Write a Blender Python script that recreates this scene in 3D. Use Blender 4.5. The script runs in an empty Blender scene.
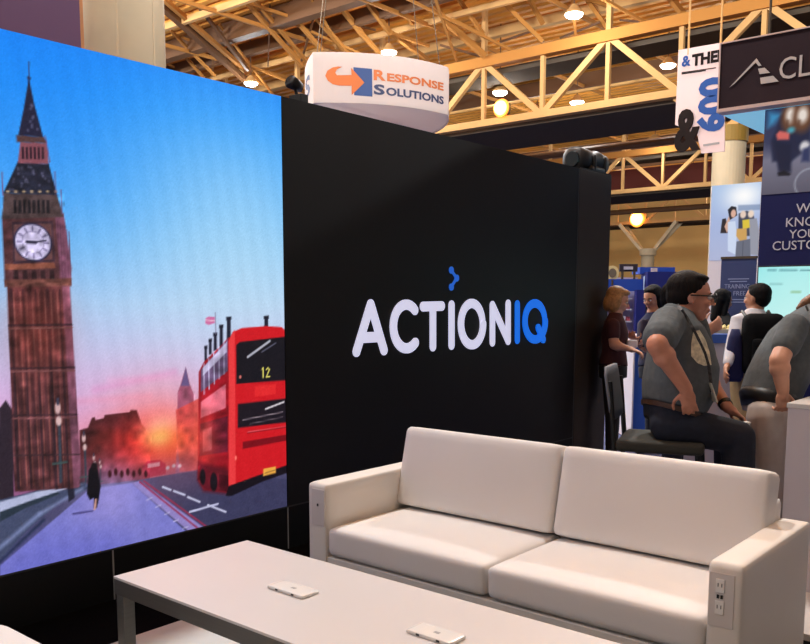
import bpy, bmesh, math, random
import numpy as np
from mathutils import Vector, Matrix
random.seed(7)
SC = bpy.context.scene
COL = SC.collection

# ------------------------------------------------------------------ camera
F, CY, YAW, PIT, ROLL, H = 858.87, 401.37, .8718, .1168, .0016, 1.46
_cy, _sy = math.cos(YAW), math.sin(YAW)
FW = Vector((_sy*math.cos(PIT), _cy*math.cos(PIT), -math.sin(PIT)))
_r = Vector((_cy, -_sy, 0)); _u = _r.cross(FW)
RT = _r*math.cos(ROLL) + _u*math.sin(ROLL); UP = _u*math.cos(ROLL) - _r*math.sin(ROLL)
CAM = Vector((0, 0, H))
FH = Vector((_sy, _cy, 0)); RH = Vector((_cy, -_sy, 0)); ZU = Vector((0, 0, 1))
cd = bpy.data.cameras.new('camera'); co = bpy.data.objects.new('camera', cd); COL.objects.link(co)
m = Matrix((( RT.x, UP.x, -FW.x, 0), (RT.y, UP.y, -FW.y, 0), (RT.z, UP.z, -FW.z, H), (0, 0, 0, 1)))
co.matrix_world = m
cd.sensor_fit = 'HORIZONTAL'; cd.sensor_width = 36; cd.lens = F/810*36
cd.shift_y = (CY-322)/810; cd.clip_end = 400; cd.clip_start = .05
SC.camera = co

# ------------------------------------------------------------------ world, exposure
SC.view_settings.view_transform = 'Standard'; SC.view_settings.look = 'None'
SC.view_settings.exposure = 0.0; SC.view_settings.gamma = 1; SC.view_settings.use_curve_mapping = False
W = bpy.data.worlds.new('world'); SC.world = W; W.use_nodes = True
W.node_tree.nodes['Background'].inputs[0].default_value = (1, .95, .9, 1)
W.node_tree.nodes['Background'].inputs[1].default_value = .17
LAMP_POWER = 780      # far lamps
NEAR_POWER = 2320     # lamps over this part of the hall
LAMP_TINT = (.955, 1, 1.015)

# ------------------------------------------------------------------ pixel -> place
def ray(x, y): return FW + RT*((x-405)/F) - UP*((y-CY)/F)
def onx(x, y, X): d = ray(x, y); return CAM + d*(X/d.x)
def ony(x, y, Y): d = ray(x, y); return CAM + d*(Y/d.y)
def onz(x, y, Z): d = ray(x, y); return CAM + d*((Z-H)/d.z)
def at(x, y, D): return CAM + ray(x, y)*D

def lin(c):
    return tuple(((v/255)/12.92 if v/255 <= .04045 else ((v/255+.055)/1.055)**2.4) for v in c[:3])

# ------------------------------------------------------------------ materials
MATS = {}
def mat(name, rgb, rough=.6, metal=0, noise=0, nscale=8, bump=0, bscale=60, emit=0, stretch=None, spec=.5, alpha=1, coat=0):
    if name in MATS: return MATS[name]
    M = bpy.data.materials.new(name); M.use_nodes = True
    nt = M.node_tree; b = nt.nodes['Principled BSDF']
    c = lin(rgb) + (1,)
    b.inputs['Base Color'].default_value = c
    b.inputs['Roughness'].default_value = rough; b.inputs['Metallic'].default_value = metal
    b.inputs['Specular IOR Level'].default_value = spec
    if coat: b.inputs['Coat Weight'].default_value = coat
    if emit:
        b.inputs['Emission Color'].default_value = c; b.inputs['Emission Strength'].default_value = emit
    tc = None
    if noise or bump:
        tc = nt.nodes.new('ShaderNodeTexCoord'); mp = nt.nodes.new('ShaderNodeMapping')
        nt.links.new(tc.outputs['Object'], mp.inputs['Vector'])
        if stretch: mp.inputs['Scale'].default_value = stretch
    if noise:
        n = nt.nodes.new('ShaderNodeTexNoise'); n.inputs['Scale'].default_value = nscale; n.inputs['Detail'].default_value = 4
        nt.links.new(mp.outputs[0], n.inputs['Vector'])
        r = nt.nodes.new('ShaderNodeValToRGB')
        r.color_ramp.elements[0].position = .3; r.color_ramp.elements[1].position = .7
        r.color_ramp.elements[0].color = tuple(v*(1-noise) for v in c[:3]) + (1,)
        r.color_ramp.elements[1].color = tuple(min(1, v*(1+noise)) for v in c[:3]) + (1,)
        nt.links.new(n.outputs['Fac'], r.inputs['Fac']); nt.links.new(r.outputs['Color'], b.inputs['Base Color'])
    if bump:
        n2 = nt.nodes.new('ShaderNodeTexNoise'); n2.inputs['Scale'].default_value = bscale; n2.inputs['Detail'].default_value = 3
        nt.links.new(mp.outputs[0], n2.inputs['Vector'])
        bp = nt.nodes.new('ShaderNodeBump'); bp.inputs['Strength'].default_value = bump; bp.inputs['Distance'].default_value = .01
        nt.links.new(n2.outputs['Fac'], bp.inputs['Height']); nt.links.new(bp.outputs[0], b.inputs['Normal'])
    MATS[name] = M
    return M

def mat_fabric(name, rgb, tr=.5):
    M = bpy.data.materials.new(name); M.use_nodes = True; nt = M.node_tree; b = nt.nodes['Principled BSDF']
    b.inputs['Base Color'].default_value = lin(rgb)+(1,); b.inputs['Roughness'].default_value = .9; b.inputs['Specular IOR Level'].default_value = .1
    t = nt.nodes.new('ShaderNodeBsdfTranslucent'); t.inputs[0].default_value = lin(rgb)+(1,)
    mx = nt.nodes.new('ShaderNodeMixShader'); mx.inputs[0].default_value = tr
    nt.links.new(b.outputs[0], mx.inputs[1]); nt.links.new(t.outputs[0], mx.inputs[2]); nt.links.new(mx.outputs[0], nt.nodes['Material Output'].inputs[0])
    return M

def mat_attr(name, emit):
    M = bpy.data.materials.new(name); M.use_nodes = True; nt = M.node_tree; b = nt.nodes['Principled BSDF']
    a = nt.nodes.new('ShaderNodeAttribute'); a.attribute_name = 'picture'
    if emit:
        b.inputs['Base Color'].default_value = (.01, .01, .01, 1); b.inputs['Roughness'].default_value = .55
        b.inputs['Specular IOR Level'].default_value = .2
        nt.links.new(a.outputs['Color'], b.inputs['Emission Color']); b.inputs['Emission Strength'].default_value = emit
    else:
        nt.links.new(a.outputs['Color'], b.inputs['Base Color']); b.inputs['Roughness'].default_value = .5
    return M

# ------------------------------------------------------------------ objects
def off(o):
    v = Vector((0, 0, 0))
    while o: v += o.location; o = o.parent
    return v
def tag(o, label=None, cat=None, group=None, kind=None):
    if label: o['label'] = label
    if cat: o['category'] = cat
    if group: o['group'] = group
    if kind: o['kind'] = kind
    return o
def thing(name, label, cat, loc, group=None):
    o = bpy.data.objects.new(name, None); COL.objects.link(o); o.location = loc; o.empty_display_size = .1
    return tag(o, label, cat, group)

class MB:
    def __init__(s): s.v = []; s.f = []
    def add(s, vs, fs):
        n = len(s.v); s.v += [Vector(v) for v in vs]; s.f += [tuple(i+n for i in f) for f in fs]; return s
    def obox(s, c, hx, hy, hz):
        c = Vector(c); hx, hy, hz = Vector(hx), Vector(hy), Vector(hz)
        vs = [c + hx*a + hy*b + hz*d for a in (-1, 1) for b in (-1, 1) for d in (-1, 1)]
        fs = [(0, 1, 3, 2), (4, 6, 7, 5), (0, 4, 5, 1), (2, 3, 7, 6), (0, 2, 6, 4), (1, 5, 7, 3)]
        if hx.cross(hy).dot(hz) < 0: fs = [f[::-1] for f in fs]
        return s.add(vs, fs)
    def box(s, a, b):
        a, b = Vector(a), Vector(b); h = (b-a)/2
        return s.obox((a+b)/2, (abs(h.x), 0, 0), (0, abs(h.y), 0), (0, 0, abs(h.z)))
    def bar(s, p, q, w, h, up=ZU):
        p, q = Vector(p), Vector(q); d = (q-p); L = d.length; d.normalize()
        x = d.cross(up)
        if x.length < 1e-4: x = d.cross(Vector((1, 0, 0)))
        x.normalize(); y = x.cross(d)
        return s.obox((p+q)/2, d*(L/2), x*(w/2), y*(h/2))
    def prism(s, pts, dirv):
        pts = [Vector(p) for p in pts]; d = Vector(dirv); n = len(pts)
        nn = Vector((0, 0, 0))
        for i in range(n): nn += (pts[i]-pts[0]).cross(pts[(i+1) % n]-pts[0])
        if nn.dot(d) > 0: pts = pts[::-1]
        return s.add(pts + [p+d for p in pts], [tuple(range(n)), tuple(range(2*n-1, n-1, -1))] +
                     [(i, i+n, (i+1) % n + n, (i+1) % n) for i in range(n)])
    def loft(s, secs, seg=20, power=2.0):
        # secs: (centre, side vector, forward vector) already scaled by half widths
        rings = []
        for c, a, b in secs:
            c, a, b = Vector(c), Vector(a), Vector(b); R = []
            for k in range(seg):
                t = 2*math.pi*k/seg; ct, st = math.cos(t), math.sin(t)
                e = 2/power
                R.append(c + a*(math.copysign(abs(ct)**e, ct)) + b*(math.copysign(abs(st)**e, st)))
            rings.append(R)
        vs = [v for R in rings for v in R]; n = len(rings); fs = []
        for i in range(n-1):
            for k in range(seg):
                k2 = (k+1) % seg
                fs.append((i*seg+k, i*seg+k2, (i+1)*seg+k2, (i+1)*seg+k))
        fs.append(tuple(range(seg))[::-1]); fs.append(tuple((n-1)*seg+k for k in range(seg)))
        ax = Vector(secs[-1][0])-Vector(secs[0][0])
        if Vector(secs[0][1]).cross(Vector(secs[0][2])).dot(ax) < 0: fs = [f[::-1] for f in fs]
        return s.add(vs, fs)
    def tube(s, path, rad, seg=12, caps=True):
        path = [Vector(p) for p in path]; n = len(path)
        rr = rad if isinstance(rad, (list, tuple)) else [rad]*n
        secs = []; x = None
        for i in range(n):
            d = (path[min(i+1, n-1)]-path[max(i-1, 0)]).normalized()
            if x is None:
                x = d.cross(ZU)
                if x.length < 1e-3: x = d.cross(Vector((1, 0, 0)))
            else: x = x - d*x.dot(d)
            x.normalize(); y = d.cross(x)
            secs.append((path[i], x*rr[i], y*rr[i]))
        return s.loft(secs, seg)
    def limb(s, p, r0, q, r1, seg=14):
        p, q = Vector(p), Vector(q); d = q-p; L = d.length; d.normalize()
        x = d.cross(ZU)
        if x.length < 1e-3: x = d.cross(Vector((1, 0, 0)))
        x.normalize(); y = d.cross(x); secs = []
        for a in (-90, -60, -30): 
            t = math.radians(a); rc = max(.02, math.cos(t)); secs.append((p + d*(r0*math.sin(t)), x*r0*rc, y*r0*rc))
        secs.append((p, x*r0, y*r0)); secs.append((q, x*r1, y*r1))
        for a in (30, 60, 90):
            t = math.radians(a); rc = max(.02, math.cos(t)); secs.append((q + d*(r1*math.sin(t)), x*r1*rc, y*r1*rc))
        return s.loft(secs, seg)
    def ell(s, c, a, b, d, seg=18, rings=10):
        c, a, b, d = Vector(c), Vector(a), Vector(b), Vector(d); secs = []
        for i in range(rings+1):
            t = -math.pi/2 + math.pi*i/rings; rc = max(.015, math.cos(t))
            secs.append((c + d*math.sin(t), a*rc, b*rc))
        return s.loft(secs, seg)
    def rbox(s, c, hx, hy, hz, rad, n=10, puff=(0, 0, 0)):
        c = Vector(c); ax = [Vector(hx), Vector(hy), Vector(hz)]; hl = [a.length for a in ax]; un = [a.normalized() for a in ax]
        bm = bmesh.new(); bmesh.ops.create_cube(bm, size=2)
        bmesh.ops.subdivide_edges(bm, edges=bm.edges[:], cuts=n, use_grid_fill=True)
        bm.verts.ensure_lookup_table(); vs = []
        def warp(t): return math.copysign(1-(1-abs(t))**1.7, t)
        for v in bm.verts:
            q = [warp(v.co[i])*hl[i] for i in range(3)]
            core = [max(-(hl[i]-rad), min(hl[i]-rad, q[i])) for i in range(3)]
            dv = Vector([q[i]-core[i] for i in range(3)])
            if dv.length > 1e-9:
                k = [abs(x) > 1e-9 for x in dv]
                dv = dv.normalized()*min(rad, max(abs(x) for x in dv)) if sum(k) > 1 else dv
            q = [core[i]+dv[i] for i in range(3)]
            for i in range(3):
                if puff[i]:
                    j, k2 = (i+1) % 3, (i+2) % 3
                    wgt = max(0, 1-(q[j]/hl[j])**2)*max(0, 1-(q[k2]/hl[k2])**2)
                    q[i] += puff[i]*wgt*q[i]/hl[i]
            vs.append(c + un[0]*q[0] + un[1]*q[1] + un[2]*q[2])
        fs = [tuple(v.index for v in f.verts) for f in bm.faces]
        if ax[0].cross(ax[1]).dot(ax[2]) < 0: fs = [f[::-1] for f in fs]
        bm.free(); return s.add(vs, fs)
    def build(s, name, m, parent=None, smooth=False, bevel=0, label=None, cat=None, group=None, kind=None, loc=None, remesh=0, smooth_it=4, disp=0):
        if parent is not None: o0 = off(parent)
        elif loc is not None: o0 = Vector(loc)
        else:
            xs = [v.x for v in s.v]; ys = [v.y for v in s.v]; zs = [v.z for v in s.v]
            o0 = Vector(((min(xs)+max(xs))/2, (min(ys)+max(ys))/2, min(zs)))
        me = bpy.data.meshes.new(name); me.from_pydata([v-o0 for v in s.v], [], s.f); me.update()
        o = bpy.data.objects.new(name, me); COL.objects.link(o)
        if parent is not None: o.parent = parent
        else: o.location = o0
        if remesh:
            r = o.modifiers.new('r', 'REMESH'); r.mode = 'VOXEL'; r.voxel_size = remesh
            sm = o.modifiers.new('s', 'SMOOTH'); sm.iterations = smooth_it; sm.factor = .5
            bpy.context.view_layer.update()
            dg = bpy.context.evaluated_depsgraph_get()
            m2 = bpy.data.meshes.new_from_object(o.evaluated_get(dg)); o.modifiers.clear(); o.data = m2; bpy.data.meshes.remove(me); me = m2
            me.name = name; smooth = True
        me.materials.clear(); me.materials.append(m)
        if smooth:
            me.polygons.foreach_set('use_smooth', [True]*len(me.polygons))
        if bevel:
            b = o.modifiers.new('bevel', 'BEVEL'); b.width = bevel; b.segments = 3; b.limit_method = 'ANGLE'
            me.polygons.foreach_set('use_smooth', [True]*len(me.polygons))
            w = o.modifiers.new('wn', 'WEIGHTED_NORMAL'); w.keep_sharp = True
        return tag(o, label, cat, group, kind)

def text_mesh(name, body, m, origin, xd, zd, height, width=None, parent=None, depth=.004, align='LEFT', bend=None, bold=0, **kw):
    xd, zd = Vector(xd).normalized(), Vector(zd).normalized(); nd = xd.cross(zd)
    cu = bpy.data.curves.new('t', 'FONT'); cu.body = body; cu.size = 1; cu.extrude = 0; cu.align_x = 'LEFT'; cu.offset = bold
    cu.resolution_u = 3
    to = bpy.data.objects.new('t', cu); COL.objects.link(to); bpy.context.view_layer.update()
    me = bpy.data.meshes.new_from_object(to.evaluated_get(bpy.context.evaluated_depsgraph_get()))
    bpy.data.objects.remove(to); bpy.data.curves.remove(cu)
    vs = [v.co.copy() for v in me.vertices]; fs = [tuple(p.vertices) for p in me.polygons]
    bpy.data.meshes.remove(me)
    x0 = min(v.x for v in vs); x1 = max(v.x for v in vs); y0 = min(v.y for v in vs); y1 = max(v.y for v in vs)
    ky = height/(y1-y0); kx = width/(x1-x0) if width else ky
    wd = (x1-x0)*kx; sh = {'LEFT': 0, 'CENTER': -wd/2, 'RIGHT': -wd}[align]
    # faces are doubled front and back with side walls, so the letters have thickness
    bm = bmesh.new(); bv = [bm.verts.new((v.x, v.y, 0)) for v in vs]
    for f in fs:
        try: bm.faces.new([bv[i] for i in f])
        except ValueError: pass
    bmesh.ops.remove_doubles(bm, verts=bm.verts[:], dist=1e-5)
    ex = bmesh.ops.extrude_face_region(bm, geom=bm.faces[:])
    for g in ex['geom']:
        if isinstance(g, bmesh.types.BMVert): g.co.z += 1
    bmesh.ops.recalc_face_normals(bm, faces=bm.faces[:])
    bm.verts.ensure_lookup_table(); bm.verts.index_update()
    out = []
    for v in bm.verts:
        X, Y, Z = (v.co.x-x0)*kx+sh, (v.co.y-y0)*ky, v.co.z*depth
        out.append(bend(X, Y, Z) if bend else Vector(origin) + xd*X + zd*Y + nd*Z)
    mb = MB().add(out, [tuple(v.index for v in f.verts) for f in bm.faces]); bm.free()
    return mb.build(name, m, parent, **kw)

# ------------------------------------------------------------------ pictures shown on screens and prints
class Picture:
    """A flat picture: a fine grid whose vertices carry the picture's own colours."""
    def __init__(s, origin, ux, uz, w, h, step, tomap):
        s.o, s.ux, s.uz = Vector(origin), Vector(ux).normalized(), Vector(uz).normalized()
        s.w, s.h = w, h; s.nx, s.nz = int(w/step)+1, int(h/step)+1
        s.U, s.V = np.meshgrid(np.linspace(0, w, s.nx), np.linspace(0, h, s.nz))
        s.img = np.zeros((s.nz, s.nx, 3)); s.tomap = tomap; s.k = 1
    def m(s, p):
        q = s.tomap(*p) - s.o; return (q.dot(s.ux), q.dot(s.uz))
    def blend(s, a, col, sl=None):
        c = np.array(col, float); a = a[..., None]
        s.img[sl] = s.img[sl]*(1-a) + c*a
    def poly(s, pts, col, soft=.006, alpha=1):
        q = np.array([s.m(p) for p in pts]); pad = soft
        x0, y0 = q.min(0)-pad; x1, y1 = q.max(0)+pad
        i0, i1 = max(0, int(x0/s.w*(s.nx-1))), min(s.nx, int(x1/s.w*(s.nx-1))+2)
        j0, j1 = max(0, int(y0/s.h*(s.nz-1))), min(s.nz, int(y1/s.h*(s.nz-1))+2)
        if i1 <= i0 or j1 <= j0: return
        sl = (slice(j0, j1), slice(i0, i1)); X, Y = s.U[sl], s.V[sl]
        ins = np.zeros(X.shape, bool); dd = np.full(X.shape, 1e9)
        for k in range(len(q)):
            a, b = q[k], q[(k+1) % len(q)]
            c = ((a[1] > Y) != (b[1] > Y)); den = (b[1]-a[1]) or 1e-12
            ins ^= c & (X < (b[0]-a[0])*(Y-a[1])/den + a[0])
            e = b-a; t = np.clip(((X-a[0])*e[0]+(Y-a[1])*e[1])/(e@e+1e-12), 0, 1)
            dd = np.minimum(dd, np.hypot(X-a[0]-t*e[0], Y-a[1]-t*e[1]))
        sd = np.where(ins, -dd, dd)
        s.blend(np.clip(.5-sd/soft, 0, 1)*alpha, col, sl)
    def line(s, p, q, w, col, soft=.005, alpha=1):
        w = w*s.k
        a, b = np.array(s.m(p)), np.array(s.m(q)); e = b-a
        t = np.clip(((s.U-a[0])*e[0]+(s.V-a[1])*e[1])/(e@e+1e-12), 0, 1)
        d = np.hypot(s.U-a[0]-t*e[0], s.V-a[1]-t*e[1])
        s.blend(np.clip(.5-(d-w/2)/soft, 0, 1)*alpha, col, (slice(None), slice(None)))
    def ell(s, c, rx, ry, col, soft=.006, alpha=1):
        rx, ry = rx*s.k, ry*s.k; a = s.m(c); d = np.hypot((s.U-a[0])/rx, (s.V-a[1])/ry)
        s.blend(np.clip(.5-(d-1)*min(rx, ry)/soft, 0, 1)*alpha, col, (slice(None), slice(None)))
    def glow(s, c, r, col, alpha=1, sx=1):
        a = s.m(c); d2 = ((s.U-a[0])/sx)**2 + (s.V-a[1])**2
        s.blend(np.exp(-d2/(2*r*r))*alpha, col, (slice(None), slice(None)))
    def ramp(s, stops):
        # stops: (height, rgb) bottom to top
        hs = [a for a, _ in stops]
        for c in range(3): s.img[..., c] = np.interp(s.V, hs, [col[c] for _, col in stops])
    def texture(s, pts, amp, nu, nv, seed=1):
        # blocky uneven tone inside an outline, stretched by nu x nv cells per metre
        q = np.array([s.m(p) for p in pts]); X, Y = s.U, s.V; ins = np.zeros(X.shape, bool)
        for k in range(len(q)):
            a, b = q[k], q[(k+1) % len(q)]; den = (b[1]-a[1]) or 1e-12
            ins ^= ((a[1] > Y) != (b[1] > Y)) & (X < (b[0]-a[0])*(Y-a[1])/den + a[0])
        r = np.random.default_rng(seed).normal(0, 1, (400, 400))
        x, y = X*nu, Y*nv; i, j = x.astype(int) % 399, y.astype(int) % 399; fx, fy = x-np.floor(x), y-np.floor(y)
        v = (r[j, i]*(1-fx)+r[j, i+1]*fx)*(1-fy)+(r[j+1, i]*(1-fx)+r[j+1, i+1]*fx)*fy
        s.img *= (1+amp*np.where(ins, v, 0))[..., None]
    def build(s, name, parent, emit, thick=0, **kw):
        n = s.nx*s.nz; o0 = off(parent) if parent else s.o
        co_ = np.empty((n, 3)); O, ux, uz = np.array(s.o-o0), np.array(s.ux), np.array(s.uz)
        co_[:] = O + s.U.reshape(-1, 1)*ux + s.V.reshape(-1, 1)*uz
        i, j = np.meshgrid(np.arange(s.nx-1), np.arange(s.nz-1)); a = (j*s.nx+i).ravel()
        fs = np.stack([a, a+1, a+1+s.nx, a+s.nx], 1)
        me = bpy.data.meshes.new(name); me.vertices.add(n); me.vertices.foreach_set('co', co_.ravel())
        me.loops.add(fs.size); me.loops.foreach_set('vertex_index', fs.ravel().astype(np.int32))
        me.polygons.add(len(fs)); me.polygons.foreach_set('loop_start', np.arange(0, fs.size, 4, dtype=np.int32))
        me.update(); me.validate()
        c = np.clip(s.img, 0, 255)/255; c = np.where(c <= .04045, c/12.92, ((c+.055)/1.055)**2.4)
        at_ = me.color_attributes.new('picture', 'FLOAT_COLOR', 'POINT')
        buf = np.ones((n, 4), np.float32); buf[:, :3] = c.reshape(-1, 3); at_.data.foreach_set('color', buf.ravel())
        o = bpy.data.objects.new(name, me); COL.objects.link(o)
        if parent: o.parent = parent
        else: o.location = o0
        me.materials.append(mat_attr(name+'_print', emit))
        return tag(o, **kw)
# ------------------------------------------------------------------ shared materials
M_deck = mat('roof_deck_paint', (220, 148, 54), .7, noise=.18, nscale=.35, stretch=(1, .15, 1))
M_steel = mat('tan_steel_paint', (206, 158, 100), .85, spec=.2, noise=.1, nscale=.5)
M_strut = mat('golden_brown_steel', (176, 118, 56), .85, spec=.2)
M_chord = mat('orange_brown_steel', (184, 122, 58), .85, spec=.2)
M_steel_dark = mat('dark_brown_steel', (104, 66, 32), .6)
M_soffit = mat('dark_grey_soffit', (88, 76, 64), .95, spec=.1)
M_column = mat('cream_column_paint', (206, 186, 150), .6, noise=.05, nscale=1.5)
M_grey = mat('grey_hall_wall', (150, 146, 142), .8, noise=.06, nscale=.2)
M_tan = mat('tan_hall_wall', (204, 160, 94), .8, noise=.06, nscale=.2)
M_hallcarpet = mat('slate_blue_carpet', (76, 84, 124), .95, noise=.15, nscale=3, bump=.3, bscale=200)
M_black_carpet = mat('black_booth_carpet', (9, 9, 10), .95, spec=.05, noise=.2, nscale=40, bump=.4, bscale=300)
M_panel = mat('black_booth_panel', (22, 20, 20), .5, spec=.3, bump=.02, bscale=3)
M_panel_low = mat('black_base_panel', (12, 12, 13), .5, spec=.3)
M_seam = mat('grey_aluminium_seam', (150, 150, 150), .4)
M_black = mat('black_plastic', (15, 15, 16), .45)
M_white = mat('white_laminate', (222, 219, 216), .35)
M_metal = mat('brushed_grey_metal', (128, 126, 122), .38, metal=.75, noise=.06, nscale=6, stretch=(1, 1, 40))
M_chrome = mat('satin_steel', (170, 168, 162), .3, metal=.9)
M_lamp = mat('lamp_white_glow', (255, 244, 228), .5, emit=9)
M_flood = mat('flood_orange_glow', (255, 190, 90), .5, emit=9)

# ------------------------------------------------------------------ the hall
MB().box((-14, -26, -.3), (95, 75, 0)).build('floor', M_hallcarpet, kind='structure')
MB().box((-1.2, -1.6, 0), (3.98, 3.83, .012)).build('floor_booth', M_black_carpet, kind='structure')
ZD = 14.0
mb = MB().box((-14, -26, ZD+.15), (95, 75, ZD+.3))
for i in range(170):
    x = -13.5 + i*.64
    if x > 94: break
    mb.box((x, -26, ZD), (x+.3, 75, ZD+.15))
ceil = mb.build('ceiling', M_deck, kind='structure', loc=(0, 0, ZD))
MB().box((94, -26, 0), (95, 75, ZD+.3)).build('wall_back', M_tan, kind='structure')
MB().box((-14, 75, 0), (95, 76, ZD+.3)).build('wall_left', M_grey, kind='structure')
MB().box((-14, -27, 0), (95, -26, ZD+.3)).build('wall_right', M_grey, kind='structure')
MB().box((-15, -26, 0), (-14, 75, ZD+.3)).build('wall_front', M_grey, kind='structure')

def ceil_beam_Y(X, z, w, h, m, y0=-24, y1=73):
    MB().box((X-w/2, y0, z-h/2), (X+w/2, y1, z+h/2)).build('beam', m, ceil)
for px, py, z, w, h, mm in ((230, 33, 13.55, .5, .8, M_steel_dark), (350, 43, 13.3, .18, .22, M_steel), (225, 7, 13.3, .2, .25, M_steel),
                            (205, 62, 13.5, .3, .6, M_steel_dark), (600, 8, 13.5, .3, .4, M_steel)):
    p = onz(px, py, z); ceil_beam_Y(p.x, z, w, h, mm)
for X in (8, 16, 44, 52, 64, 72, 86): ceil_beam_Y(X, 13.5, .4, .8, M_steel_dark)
def strut(a, za, b, zb, w, mm):
    MB().bar(onz(a[0], a[1], za), onz(b[0], b[1], zb), w*.62, w*.62).build('strut', M_strut if mm is M_steel else mm, ceil)
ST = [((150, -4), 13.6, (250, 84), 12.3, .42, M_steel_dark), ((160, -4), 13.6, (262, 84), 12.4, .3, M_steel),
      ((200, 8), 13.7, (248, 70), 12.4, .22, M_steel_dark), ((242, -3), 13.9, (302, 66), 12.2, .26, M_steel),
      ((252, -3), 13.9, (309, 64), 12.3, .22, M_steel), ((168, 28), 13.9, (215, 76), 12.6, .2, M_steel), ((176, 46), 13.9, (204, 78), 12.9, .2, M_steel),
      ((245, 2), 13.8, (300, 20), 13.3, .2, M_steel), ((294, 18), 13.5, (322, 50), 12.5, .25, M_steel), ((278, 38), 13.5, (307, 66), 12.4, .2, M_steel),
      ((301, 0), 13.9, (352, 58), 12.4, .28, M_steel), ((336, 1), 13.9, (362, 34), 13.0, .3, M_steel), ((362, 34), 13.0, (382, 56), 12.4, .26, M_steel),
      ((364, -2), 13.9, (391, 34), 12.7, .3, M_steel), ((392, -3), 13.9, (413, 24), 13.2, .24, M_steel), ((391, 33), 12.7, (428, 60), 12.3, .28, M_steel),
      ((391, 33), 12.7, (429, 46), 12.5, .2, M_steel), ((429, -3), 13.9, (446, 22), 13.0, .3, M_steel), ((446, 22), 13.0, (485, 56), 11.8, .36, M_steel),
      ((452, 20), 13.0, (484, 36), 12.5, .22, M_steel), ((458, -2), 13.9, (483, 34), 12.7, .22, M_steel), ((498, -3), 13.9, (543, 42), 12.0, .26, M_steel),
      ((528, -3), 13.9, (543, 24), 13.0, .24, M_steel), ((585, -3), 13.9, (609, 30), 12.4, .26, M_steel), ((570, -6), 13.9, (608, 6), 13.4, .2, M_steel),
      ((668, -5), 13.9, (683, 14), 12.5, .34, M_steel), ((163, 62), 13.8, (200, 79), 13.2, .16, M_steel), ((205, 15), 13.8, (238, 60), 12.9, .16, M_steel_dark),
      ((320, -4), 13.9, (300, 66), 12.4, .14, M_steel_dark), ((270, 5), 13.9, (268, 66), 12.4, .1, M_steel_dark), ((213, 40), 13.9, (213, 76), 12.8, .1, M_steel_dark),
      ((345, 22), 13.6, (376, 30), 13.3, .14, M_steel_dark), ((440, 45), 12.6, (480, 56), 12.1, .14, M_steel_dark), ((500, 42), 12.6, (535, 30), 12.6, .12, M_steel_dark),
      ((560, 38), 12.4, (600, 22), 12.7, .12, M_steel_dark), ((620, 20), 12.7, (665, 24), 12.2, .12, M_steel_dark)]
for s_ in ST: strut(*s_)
# light cross ties of the roof: thin rods along and across
for k in range(9):
    y = -4+k*5.6
    MB().bar((20, y, 13.2), (62, y, 13.2), .12, .16).build('tie', M_strut, ceil)
for k in range(14):
    y = 6+k*2.93
    MB().bar((31.6, y, 11.85), (38.5, y+(2.9 if k % 2 else -2.9), 13.8), .1, .1).build('strut', M_strut, ceil)
    MB().bar((31.6, y, 11.85), (25.5, y+(2.9 if k % 2 else -2.9), 13.8), .1, .1).build('strut', M_strut, ceil)
# catwalk soffits and pipes behind each main truss
for X0, X1, z in ((32.0, 36.5, 8.95), (32.2, 34.0, 11.35), (57.3, 62, 8.95), (57.3, 59, 11.3), (80.4, 84, 8.95)):
    MB().box((X0, -6, z-.12), (X1, 62, z+.12)).build('soffit', M_soffit, ceil)
for X, z, r_ in ((37.4, 8.5, .16), (38.6, 8.8, .13), (34, 10.4, .07), (62.8, 8.3, .2)):
    MB().tube([(X, -6, z), (X, 62, z)], r_, 10).build('pipe', M_steel if X == 34 else M_steel_dark, ceil)
M_red = mat('maroon_wall_band', (96, 34, 22), .8)
MB().box((63.5, -6, 9.6), (64, 62, 11.6)).build('bulkhead', M_red, ceil)

def truss(X, ys, label, k0, k1, sc=1.0):
    t = thing('roof_truss', label, 'roof truss', (X, 22.13, 9.0), 'main roof trusses')
    zt, zb, pitch = 11.62, 9.08, 2.93
    ya, yb = 22.13 + pitch*k0 - .4, 22.13 + pitch*k1 + .4
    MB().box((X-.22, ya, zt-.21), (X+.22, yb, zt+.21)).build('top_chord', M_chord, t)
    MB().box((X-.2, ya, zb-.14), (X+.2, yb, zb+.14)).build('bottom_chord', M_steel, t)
    for k in range(k0, k1+1):
        y = 22.13 + pitch*k
        MB().bar((X, y, zb), (X, y, zt), .17, .17).build('vertical', M_steel, t)
        if k < k1:
            a, b = ((y, zt), (y+pitch, zb)) if k % 2 == 0 else ((y, zb), (y+pitch, zt))
            MB().bar((X, a[0], a[1]), (X, b[0], b[1]), .2, .24).build('diagonal', M_steel, t)
        if k % 2 == 0:
            MB().bar((X, y, zt), (X, y, ZD), .2, .2).build('hanger_post', M_steel, t)
    return t
truss(31.6, None, 'tan steel roof truss nearest of the three, above the black wall and hanging banner', -8, 8)
truss(57.0, None, 'tan steel roof truss in the middle, between the nearest and the farthest', -4, 6)
truss(80.0, None, 'tan steel roof truss farthest away, over the distant forked column', -2, 10)

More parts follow.
